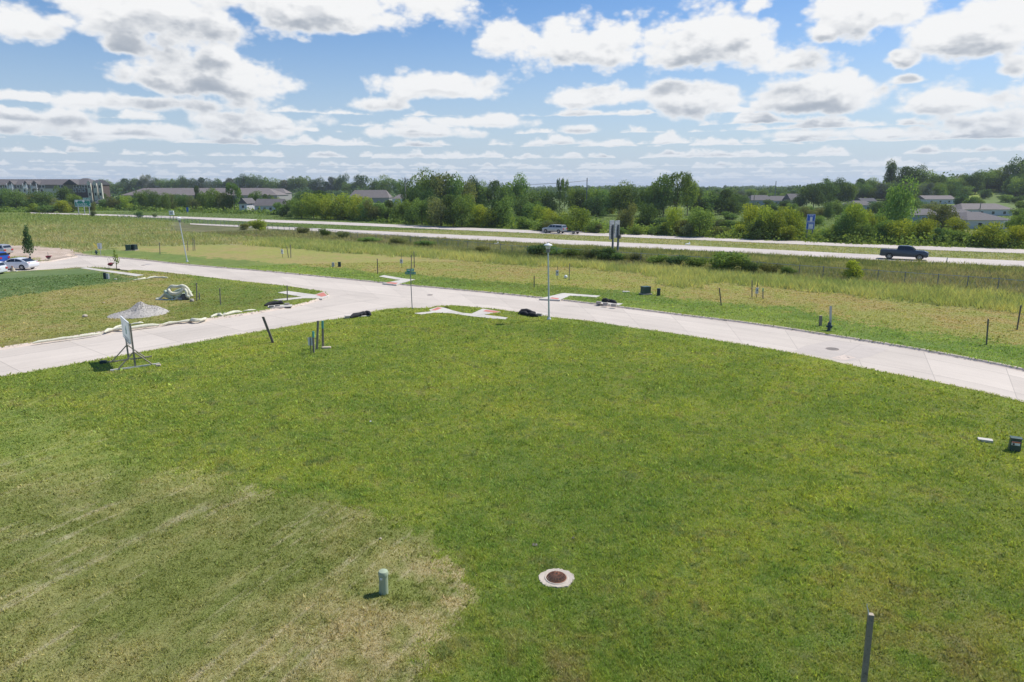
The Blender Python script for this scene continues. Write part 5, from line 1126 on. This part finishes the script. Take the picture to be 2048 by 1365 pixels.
# ---- socks, blocks, rocks, gravel
def sockpath(pxl,r,z0=0,step=.35,wob=.06,mat='sock',name='filter_sock',lab='',cat='filter sock',group=None,zf=None,seed=0):
    rg=random.Random(seed); w=[at(a,b,z0) for a,b in pxl]; L=smooth_line(w,step) if len(w)>2 else [np.array(w[0][:2])*(1-t)+np.array(w[-1][:2])*t for t in np.linspace(0,1,max(4,int((w[-1]-w[0]).length/step)))]
    pts=[];rr=[]
    for i,q in enumerate(L):
        k=r*(.8+.35*rg.random())*(.45 if i in(0,len(L)-1) else 1)*(.75 if rg.random()<.16 else 1); rr.append(k); pts.append((q[0]+rg.uniform(-wob,wob),q[1]+rg.uniform(-wob,wob),z0+k*.75))
    o=MB().tube(pts,rr,9).build(name,M[mat],None,smooth=True); return tag(o,lab,cat,group)
SG='white filter socks along the lower street edge'
for i,(p,lab) in enumerate([([(66,687.5),(90,684),(125,679.5),(170,673.5),(204,667.5)],'leftmost long white filter sock along the lower street edge'),([(208,666),(225,661),(250,659.5),(292,654.5),(318,651.5)],'lumpy white sock behind the real estate sign board'),([(228,659),(238,655),(250,652)],'short bit of sock lying above the lumpy sock by the sign board'),
  ([(262,650),(275,648.5),(286,647)],'short sock fragment right of the sign board on the grass'),([(322,651),(340,647.5),(372,644),(388,642)],'thin white sock in the middle of the row along the street'),([(380,641.5),(392,644),(404,642.5),(413,637.5)],'curved fat sock end in the row, right of the thin sock'),
  ([(422,635.5),(435,632.5),(445,633)],'short white sock left of the two fat ones in the row'),([(445,632.5),(455,631),(468,627.5),(484,625)],'fat white sock in the row nearest the drain inlet blocks'),([(487,623.8),(498,622.8),(511,620.8)],'last small white sock in the row, before the drain inlet blocks')]):
    sockpath(p,.095 if i in(0,4,2,3,8) else .145,.0,.4,.05,'sock','filter_sock',lab,group=SG,seed=i)
sockpath([(266,561.5),(285,559.5),(292,558)],.13,0,.4,.03,'sock','filter_sock','thin white sock on the grass right of the left walk, left piece',seed=31); sockpath([(293,558.5),(310,556.5),(336,556.5)],.13,0,.4,.03,'sock','filter_sock','thin white sock on the grass right of the left walk, right piece',seed=32)
def inlet_guard(cx,cy,wpx,blocks,lab,slabw=True,seed=0,white=None):
    """a kerb inlet with black socks and blocks on it; every block and sock is a thing"""
    g=at(cx,cy,0); rg=random.Random(seed)
    return g,rg
def lump(pxl,r,lab,mat='bsock',z=0.0,seed=0): return sockpath(pxl,r,z,.3,.05,mat,'black_filter_sock',lab,'filter sock','black filter socks at the kerb inlets',seed=seed)
def blk(px,py,lab,rz=.2,s=(.40,.22,.20),z=0): 
    g=at(px,py,z); o=MB().box((0,0,s[2]/2+.01),s).build('concrete_block',M['block'],None,g,rz,bevel=.012); tag(o,lab,'block','concrete blocks at the kerb inlets')
def painted_throat(px,py,wpx,rz,lab):
    g=at(px,py,0); w=pxs(wpx,g); r=empty('kerb_inlet',(g.x,g.y,.0),rz,lab,'drain','kerb inlets'); MB().box((0,.45,.02),(w,1.0,.08)).build('top_slab',M['walk'],r,bevel=.01); MB().box((0,-.055,-.07),(w*.9,.02,.09)).build('painted_throat',M['hole'],r)  # near-black strip on the face stands in for the shaded inlet mouth
painted_throat(717,634.5,46,.42,'kerb inlet slab under the socks at the middle lawn, left one'); painted_throat(1062,631,52,-.42,'kerb inlet slab under the socks beside the lamp post'); painted_throat(560,615,46,.30,'kerb inlet slab at the left corner under blocks and a black sock'); painted_throat(1216,610,46,-.48,'kerb inlet slab on the far side of the street right of the walk')
lump([(702,637.5),(715,634),(727,632),(740,631.5)],.20,'lower black sock of the inlet at the left of the middle lawn',seed=2); lump([(722,631.5),(729,628.5),(737,628.5),(741,632)],.15,'upper curled black sock of the inlet at the left of the middle lawn',seed=3,z=.12)
blk(695,637.5,'single grey block left of the black socks at the middle lawn',.4); blk(714,631.5,'grey block half behind the black socks at the middle lawn',.5)
lump([(1037,628.5),(1050,631),(1062,633.5),(1076,634.5)],.20,'front black sock of the inlet beside the lamp post',seed=4); lump([(1038,627),(1052,625.8),(1064,628.5),(1072,630)],.18,'back black sock of the inlet beside the lamp post',seed=5,z=.05); blk(1079,632.5,'grey block at the right end of the socks beside the lamp post',-.5); blk(1066,629,'grey block lying between the black socks beside the lamp post',.1)
lump([(530,613),(542,611),(556,609.5),(566,608.5)],.20,'black sock heap at the left corner inlet',seed=6); 
for i,(x,y,n) in enumerate(((543,616,'first'),(555,615,'second'),(574,611.5,'third'))): blk(x,y,f'{n} grey block from the left at the left corner inlet',.3+.1*i)
sockpath([(538,620),(552,619),(570,616.5),(588,612.8)],.14,-.1,.4,.02,'block','filter_sock','long grey sock in the gutter before the left corner inlet',seed=9)
lump([(1203,603.5),(1213,604),(1224,606.5),(1234,609)],.19,'black sock heap at the far side kerb inlet',seed=7); lump([(1205,601.8),(1212,602.5),(1219,604.5)],.16,'upper black sock of the far side kerb inlet',seed=8,z=.15)
for i,(x,y,n) in enumerate(((1197.5,609,'left'),(1211,611.5,'middle'),(1227.5,614,'right'))): blk(x,y,f'{n} grey block of three at the far side kerb inlet',-.45,(.42,.24,.24))
def rock(px,py,s,lab,mat='rock',seed=0):
    g=at(px,py); bm=bmesh.new(); bmesh.ops.create_icosphere(bm,subdivisions=2,radius=1); rg=random.Random(seed)
    for v_ in bm.verts: v_.co*=.8+.35*rg.random(); v_.co=Vector((v_.co.x*s[0],v_.co.y*s[1],v_.co.z*s[2]+s[2]*.6))
    me=bpy.data.meshes.new('rock'); bm.to_mesh(me); bm.free(); tag(link('rock',me,M[mat],None,g),lab,'rock')
rock(170,634.5,(.22,.16,.13),'tan rock lying in the left lot left of the gravel heap',seed=1); rock(384,603.5,(.20,.16,.17),'grey brown rock in front of the sock pile','block',2); rock(208,606.5,(.09,.08,.05),'tiny pale stone in the left lot above the tan rock',seed=3)
rock(741,844,(.05,.05,.03),'tiny white speck of litter in the left of the main lawn','white',5); rock(761,1079,(.04,.04,.03),'small pale pebble on the dry bank above the pedestal','rock',6)
def heap():
    g=at(284,628); hz=topz(g,608.5)-g.z+.02; n=46; v=[];f=[]; rg=random.Random(4); wl_,wr_,dd=pxs(56,g),pxs(48,g),2.2
    for j in range(30):
        for i in range(n):
            u=i/(n-1)*2-1; w=j/29*2-1; x=u*(wl_ if u<0 else wr_); y=w*dd+(-.9*u*u*(u<0)); q=math.hypot(u,w)
            z=hz*max(0,1-q)**(.85 if u>0 else 1.15)*(1+.25*math.sin(7*u+2)*math.cos(5*w))+rg.uniform(-.03,.03)*(q<1)-.05*(q>=.97)
            v.append((x,y,z))
    for j in range(29):
        for i in range(n-1): a=j*n+i; f.append((a,a+1,a+n+1,a+n))
    o=MB().add(v,f).build('gravel_heap',M['gravel'],None,g,smooth=True); tag(o,'heap of grey gravel in the left lot above the lower street','gravel heap')
    # loose stones on it
    mb=MB(); 
    for k in range(900):
        u=rg.gauss(0,.42); w=rg.gauss(0,.42); q=math.hypot(u,w)
        if q>1.05: continue
        x=u*(wl_ if u<0 else wr_); y=w*dd+(-.9*u*u*(u<0)); z=hz*max(0,1-q)**(.85 if u>0 else 1.15)*(1+.25*math.sin(7*u+2)*math.cos(5*w)); s=rg.uniform(.025,.06)
        mb.add([(x-s,y,z),(x,y-s,z),(x+s,y,z),(x,y+s,z),(x,y,z+s*1.1)],[(0,1,4),(1,2,4),(2,3,4),(3,0,4)])
    st=mb.build('loose_stones',M['gravel'],o); st['kind']='stuff'
heap()
def sockpile():
    g=at(352,599); r=empty('sock_pile',g,0,'heap of thick pale green filter socks in the left lot above the gravel heap','sock pile'); s=pxs(1,g)
    def loop(pts,rad,mat): MB().tube([tuple(q) for q in spl([( (a-352)*s,y,(598-b)*s*1.0) for a,b,y in pts])],rad,10).build('sock_loop',M[mat],r,smooth=True)
    def spl(P):
        P=[np.array(p,float) for p in P]; P=[2*P[0]-P[1]]+P+[2*P[-1]-P[-2]]; o=[]
        for i in range(1,len(P)-2):
            for k in range(5):
                t=k/5; a,b,c,d=P[i-1:i+3]; o.append(.5*((2*b)+(-a+c)*t+(2*a-5*b+4*c-d)*t*t+(-a+3*b-3*c+d)*t**3))
        o.append(P[-2]); return o
    t=.155
    loop([(330,594,.1),(336,582,.1),(344,573,.1),(352,572.5,.0),(360,572.5,0),(368,571,0),(376,576,0),(382,586,-.1),(386,592,-.2)],t,'sock')
    loop([(341,578,-.2),(347,584,-.35),(356,586,-.4),(366,583,-.35),(371,575,-.2)],t,'sock')
    loop([(333,581,-.1),(338,586,-.25),(345,590,-.3),(350,595,-.3)],t,'sockg'); loop([(329,589,.3),(334,592,.1),(342,594,0),(350,592,-.1),(358,591,-.3),(366,587,-.3)],t,'sockg')
    loop([(314,597,-.1),(322,595,-.1),(328,590,0),(334,583,.1)],t*.7,'sock'); loop([(315,597.2,-.25),(325,597.5,-.45),(334,598.5,-.5),(344,598,-.5),(354,597,-.55),(362,593,-.5)],t*.55,'sock')
    loop([(374,577,-.25),(378,582,-.35),(379,590,-.4),(384,592,-.4)],t*.8,'sock'); loop([(340,590,.5),(352,583,.6),(366,580,.6),(378,588,.5)],t*1.1,'sockg'); loop([(346,594,.2),(356,590,.3),(368,590,.3),(376,594,.2)],t*1.1,'sockg')
    MB().lathe(((370-352)*s,-.1,.12),[(.42,-.1),(.40,.15),(.28,.34),(.05,.42)],10).build('dark_hollow_sacks',M['wood2'],r,smooth=True); MB().lathe(((365-352)*s,-.45,.02),[(.22,-.02),(.24,.1),(.14,.2),(.03,.23)],9).build('torn_sack',M['block'],r,smooth=True)
sockpile()
# ---- board sign on a wooden stand
b0,b1=at(257.5,721,0),at(271,736,0)    # feet of the two posts
d=(b1-b0); L=d.length; rz=math.atan2(d.y,d.x); r=empty('real_estate_sign',(b0.x,b0.y,0),rz,'white sign board on two wooden posts with braced skids beside the lower street','sign board')
zt=(topz(b0,636)+topz(b1,645))/2; zb=(topz(b0,678)+topz(b1,687))/2
for x in (0,L): MB().box((x,0,zt/2-.02),(.085,.085,zt-.04)).build('post',M['wood'],r)
bx=(L-.42)/2; bd=MB().box((bx,-.075,(zt+zb)/2),(L+.42,.03,zt-zb)).build('board',M['plastic_sheet'],r); MB().box((bx,-.075,zt+.015),(L+.46,.06,.03)).build('top_trim',M['white'],bd)
fy=-.075+.02
for s_ in (-1,):
    y=.075+.026
    MB().side([(L*.44,zt-.35),(L*.5,zt-.22),(L*.58,zt-.36),(L*.55,zt-.62),(L*.62,zt-.85),(L*.40,zt-.85),(L*.48,zt-.6)],-y+.095,-y+.103) if 0 else None
for sg,y in ((-1,-.094),):
    y0,y1=(y-.004,y+.004)
    e=MB().side([(L*.40,zt-.62),(L*.50,zt-.30),(L*.60,zt-.62),(L*.54,zt-.60),(L*.60,zt-.80),(L*.40,zt-.80),(L*.46,zt-.60)],y0,y1).build('emblem',M['emblem'],bd)
    m=MB()
    for k,(w0,w1,hh) in enumerate(((.12,.88,.05),(.2,.8,.04),(.1,.9,.07),(.14,.86,.07),(.22,.78,.04))): m.box((L*(w0+w1)/2,y,zt-1.02-.115*k*(zt-zb)/1.7),(L*(w1-w0),.008,hh*.8))
    m.build('lettering_lines',M['fline'],bd)
for x in (0,L):
    MB().box((x,0,.045),(.09,2.5,.09)).build('skid',M['offw'] if x else M['wood'],r)
    for sg in (-1,1): MB().tube([(x+.06,sg*.85,.09),(x+.06,0,.95)],.035,4).build('brace',M['wood'],r)
g=at(207,728,0); tag(MB().box((0,0,.1),(.34,.22,.2)).build('sand_bag',M['dgreen'],None,g,.2,bevel=.05),'dark weight block on the left skid of the sign board','weight'); g=at(317,733.5,0); tag(MB().box((0,0,.07),(.26,.2,.14)).build('stone_block',M['rock'],None,g,.4,bevel=.04),'small stone holding the right skid of the sign board','stone')
# ---- saplings, hanging baskets, statue
def sapling(px,by,ty,wpx,lab,guard=True,kind='dark',shape='conic'):
    g=at(px,by); h=topz(g,ty)-g.z; w=pxs(wpx,g); r=empty('young_tree',g,0,lab,'tree')
    MB().tube([(0,0,-.05),(.02,0,h*.4),(-.03,0,h*.97)],[.045,.035,.01],6).build('trunk',M['pbark'] if guard else M['bark'],r)
    if guard: MB().lathe((0,0,0),[(.12,0),(.13,.55),(.10,.6)],8).build('tree_guard',M['black'],r); MB().lathe((0,0,.6),[(.05,0),(.05,.9)],8).build('trunk_wrap',M['white'],r)
    me=crown_mesh('crown',kind,int(px),900 if guard else 130,.09 if guard else .12,9,'conic'); c=link('crown',me,None,r); c.location=(0,0,h*.28); c.scale=(w*2.0,w*2.0,h*.76)
sapling(61,522.5,450,17,'young tree with dark crown and white wrapped trunk beside the dirt lot'); sapling(233.5,538,498,13,'thin nearly bare sapling between the left walk and the street',False,'mid')
def basket(px,by,ty,hook,lab):
    g=at(px,by); h=topz(g,ty)-g.z; r=empty('hanging_basket',g,0,lab,'flower basket','hanging flower baskets'); dx=pxs(hook,g)
    MB().tube([(-dx,0,0),(-dx,0,h*.9),(-dx*.7,0,h),(-dx*.2,0,h*.97),(0,0,h*.85)],.018,5).build('shepherd_hook',M['steel'],r)
    MB().lathe((0,0,h*.2),[(.06,0),(.2,.08),(.26,.2),(.26,.22)],10).build('basket',M['wood2'],r); me=crown_mesh('crown','dark',int(px),260,.28,5,'bush'); me.materials.clear(); c=link('flowers',me,M['flower'],r); c.location=(0,0,h*.2+.12); c.scale=(.75,.75,.45)
    for k in range(3): a=k*2.1; MB().tube([(.24*math.cos(a),.24*math.sin(a),h*.2+.2),(0,0,h*.86)],.006,4).build('chain',M['steel'],r)
basket(98,522,505,.2,'flower basket on a hook at the tip of the grass by the dirt lot'); basket(222.5,537,516,4.5,'flower basket on a shepherd hook left of the thin sapling')
g=at(26,543.5); r=empty('garden_statue',g,.3,'small tan garden statue on a pale slab beside the white sedan','statue'); MB().box((.1,0,.04),(.7,.45,.1)).build('base_slab',M['offw'],r,bevel=.02)
MB().lathe((.05,0,.08),[(.24,0),(.2,.15),(.14,.32),(.09,.42)],9).build('body',M['rock'],r,smooth=True); MB().lathe((-.02,0,.48),[(.05,0),(.10,.07),(.10,.14),(.04,.2)],9).build('head',M['rust'],r,smooth=True); MB().lathe((-.17,0,.08),[(.11,0),(.1,.2),(.05,.34)],8).build('side_figure',M['rust'],r,smooth=True)
# ================================================================== HIGHWAY SIGNS
def sign_base(px,by,lab,rz,name): g=at(px,by); return empty(name,g,rz,lab,'road sign'),g
r,g=sign_base(168,429.0,'large green highway exit sign on three posts at the left',.03,'highway_sign'); s=pxs(1,g)
def zz(py): return topz(g,py)-g.z
W2,zt,zb=31*s,zz(399.8),zz(413.8)
for x in (-.33,.05,.36): MB().box((x*W2,.12,zb*.5+.4),(.22,.2,zb+.8)).build('post',M['galv'],r)
p=MB().box((0,0,(zt+zb)/2),(W2,.08,zt-zb)).build('sign_panel',M['hwg'],r)
def border(par,cx,cz,w,h,y,t=.10):
    m=MB(); 
    for (a,b,c_,d_) in ((cx,cz+h/2-t,w-t,t),(cx,cz-h/2+t,w-t,t),(cx-w/2+t,cz,t,h-t),(cx+w/2-t,cz,t,h-t)): m.box((a,y,b),(c_,.01,d_))
    m.build('border',M['white'],par)
border(p,0,(zt+zb)/2,W2,zt-zb,-.05); ex=MB().box((W2*.27,0,zt+.36),(W2*.42,.08,.72)).build('exit_tab',M['hwg'],r); border(ex,W2*.27,zt+.36,W2*.42,.72,-.05,.07)
textmesh('EXIT 128',.5,ex,'lettering',M['white'],(W2*.27,-.05,zt+.34),(R(90),0,0))
hh=zt-zb
for x in (-.36,.08): MB().side([(x*W2-.42,zt-.2),(x*W2+.42,zt-.2),(x*W2+.44,zt-.7),(x*W2,zt-1.15),(x*W2-.44,zt-.7)],-.062,-.048).build('route_shield',M['white'],p)
textmesh('BUSINESS',.42,p,'lettering',M['white'],(-.14*W2,-.05,zt-.42),(R(90),0,0)); textmesh('SOUTH',.42,p,'lettering',M['white'],(.33*W2,-.05,zt-.42),(R(90),0,0))
textmesh('Memorial Blvd',.66,p,'lettering',M['white'],(-.06*W2,-.05,zb+hh*.38),(R(90),0,0)); textmesh('Historic Downtown',.52,p,'lettering',M['white'],(-.03*W2,-.05,zb+hh*.15),(R(90),0,0))
MB().side([(W2*.44,zb+hh*.2),(W2*.47,zb+hh*.35),(W2*.41,zb+hh*.35)],-.062,-.048).build('arrow',M['white'],p)
# steel backed pair of signs seen obliquely from behind
gL,gR=at(1224.5,504),at(1235.5,506); rz=R(62)
for i,(px,by,lab,t0,t1) in enumerate(((1225,503,'left of two tall aluminium backed highway signs on dark posts',441,479),(1235.5,505,'right of two tall aluminium backed highway signs, with a small box on its post',441.5,476))):
    g=at(px,by); r=empty('backed_sign',g,rz,lab,'road sign'); zt,zb=topz(g,t0)-g.z,topz(g,t1)-g.z; w=2.15
    MB().box((0,0,(topz(g,451)-g.z)/2),(.30,.26,topz(g,451)-g.z+.2)).build('post',M['steel'],r)
    b=MB().box((-.1,.2,(zt+zb)/2),(w,.06,zt-zb)).build('sign_plate',M['galv'],r); m=MB()
    for k in range(12): m.box((-.1,.155,zb+.1+(zt-zb-.2)*k/11),(w,.03,.04))
    m.build('stiffeners',M['galv'],b)
    if i: MB().box((.0,-.25,topz(g,474)-g.z),(.5,.3,.55)).build('control_box',M['wood2'],r)
# blue services sign
g=at(1618,480.5); r=empty('services_sign',g,R(-28),'tall blue roadside services sign with white panels on paired dark posts','road sign'); zt,zb=topz(g,428.5)-g.z,topz(g,459.5)-g.z; zm=topz(g,443.5)-g.z
for x in (-.5,.45): MB().box((x,.12,zt*.5),(.24,.22,zt)).build('post',M['steel'],r)
w=1.35*10/9; p=MB().box((0,0,(zt+zm)/2),(w,.06,zt-zm-.04)).build('upper_panel',M['hwb'],r); q=MB().box((0,0,(zb+zm)/2),(w,.06,zm-zb-.04)).build('lower_panel',M['hwb'],r)
border(p,0,(zt+zm)/2,w,zt-zm-.06,-.035,.05); border(q,0,(zb+zm)/2,w,zm-zb-.06,-.035,.05)
textmesh('FOOD',.3,p,'lettering',M['white'],(0,-.035,zt-.3),(R(90),0,0)); textmesh('LODGING',.24,q,'lettering',M['white'],(0,-.035,zm-.3),(R(90),0,0))
MB().box((.05,-.036,zt-1.0),(.42,.012,.9)).build('logo_panel',M['white'],p)
MB().box((.08,-.036,(zm+zb)/2-.18),(.85,.012,.85)).build('logo_panel',M['white'],q)
# small ones
g=at(375.5,427.5); r=empty('small_blue_sign',g,R(-20),'small blue sign on a post beyond the far lanes at the left','road sign'); z=topz(g,415)-g.z; MB().box((0,.05,z/2),(.1,.1,z)).build('post',M['galv'],r); MB().box((0,0,z-.85),(1.0,.05,1.7)).build('sign_plate',M['hwb'],r)
g=at(344.5,440); r=empty('camera_cabinet',g,R(10),'white two part equipment cabinet standing at the left part of the near lanes','cabinet'); z=topz(g,421.5)-g.z; 
for x in (-.45,.45): MB().box((x,0,z*.3),(.12,.12,z*.6)).build('leg',M['steel'],r)
MB().box((0,0,z*.86),(1.35,.7,z*.22)).build('upper_box',M['white'],r,bevel=.03); MB().box((0,0,z*.62),(1.35,.7,z*.22)).build('lower_box',M['white'],r,bevel=.03); MB().box((0,-.36,z*.74),(.7,.03,.22)).build('vent',M['black'],r)
for px,by,ty,lab in ((1169,465.5,454,'small pale delineator post behind the trailer'),(1893,527.5,516,'thin delineator post on the near shoulder right of the pickup')):
    g=at(px,by); z=topz(g,ty)-g.z; r=empty('delineator_post',g,0,lab,'post'); MB().box((0,0,z/2),(.10,.05,z)).build('shaft',M['galv'],r); MB().box((0,-.03,z-.12),(.11,.02,.16)).build('reflector',M['white'],r)
for px,py,lab in ((992,489,'white scrap of litter on the grass below the near lanes'),(1375,489.5,'small white scrap of litter in the median')):
    g=at(px,py); m=MB(); m.box((0,0,.10),(.9,.5,.2),.3,.6).box((.35,.1,.28),(.35,.25,.3),.6,.4); tag(m.build('litter_bag',M['white'],None,g,0,bevel=.05),lab,'litter')
# utility poles and masts
def pole(px,by,ty,lab,r0=.2,arms=1,mat='pbark',name='utility_pole'):
    g=at(px,by); z=topz(g,ty)-g.z; r=empty(name,g,0,lab,'pole'); MB().tube([(0,0,0),(0,0,z)],[r0,r0*.6],8).build('pole',M[mat],r)
    for k in range(arms): MB().box((0,-.2,z-.6-1.2*k),(2.4,.14,.16),.5).build('crossarm',M['wood'],r)
    return r,g,z
P1=pole(812.5,432,355,'tall pale utility pole rising out of the belt left of centre',.30,1); P2=pole(1172.5,432,356,'tall thin utility pole rising over the trees right of centre',.25,0,'steel')
P3=pole(1549,402,362.5,'thin distant mast over the housing group',.35,0,'steel','mast'); P4=pole(1649,402,357,'distant communication tower with a thick head right of the housing group',.5,0,'steel','mast'); MB().lathe((0,0,P4[2]-1.6),[(.9,0),(1.0,1.4),(.3,1.7)],8).build('antenna_head',M['steel'],P4[0])
pole(479,402,359.5,'distant thin pole on the skyline left, left one of a pair',.22,0,'steel'); pole(494,404,369,'distant short pole on the skyline left, right one of a pair',.22,0,'steel')
pole(1506,428,391,'brown utility pole by the blue grey house in the distant housing group',.2,0,'wood'); pole(1958,432,405,'thin utility pole in front of the long duplex roof',.2,0,'wood')
w=MB(); a,b=P1[1],P2[1]; za,zb_=a.z+P1[2]-.6,b.z+P2[2]-1.0
for off in (-1,0,1):
    w.tube([((a.x+off)*(1-t)+(b.x+off)*t,a.y*(1-t)+b.y*t,za*(1-t)+zb_*t-7*t*(1-t)) for t in np.linspace(0,1,22)],.022,4,False)
tag(w.build('power_lines',M['steel']),'thin wires strung between the two tall utility poles','wire')

# ================================================================== AIR
def haze():
    mb=MB().box((0,0,24),(18400,18400,52)); o=mb.build('haze',None); m=bpy.data.materials.new('haze'); m.use_nodes=True; n=m.node_tree; n.nodes.clear()
    v=n.nodes.new('ShaderNodeVolumePrincipled'); v.inputs['Color'].default_value=(.80,.88,1,1); v.inputs['Density'].default_value=.00014; v.inputs['Anisotropy'].default_value=.2
    q=n.nodes.new('ShaderNodeOutputMaterial'); n.links.new(v.outputs[0],q.inputs['Volume']); o.data.materials.append(m); tag(o,'thin bluish summer haze over the distance','haze',kind='stuff')
haze()
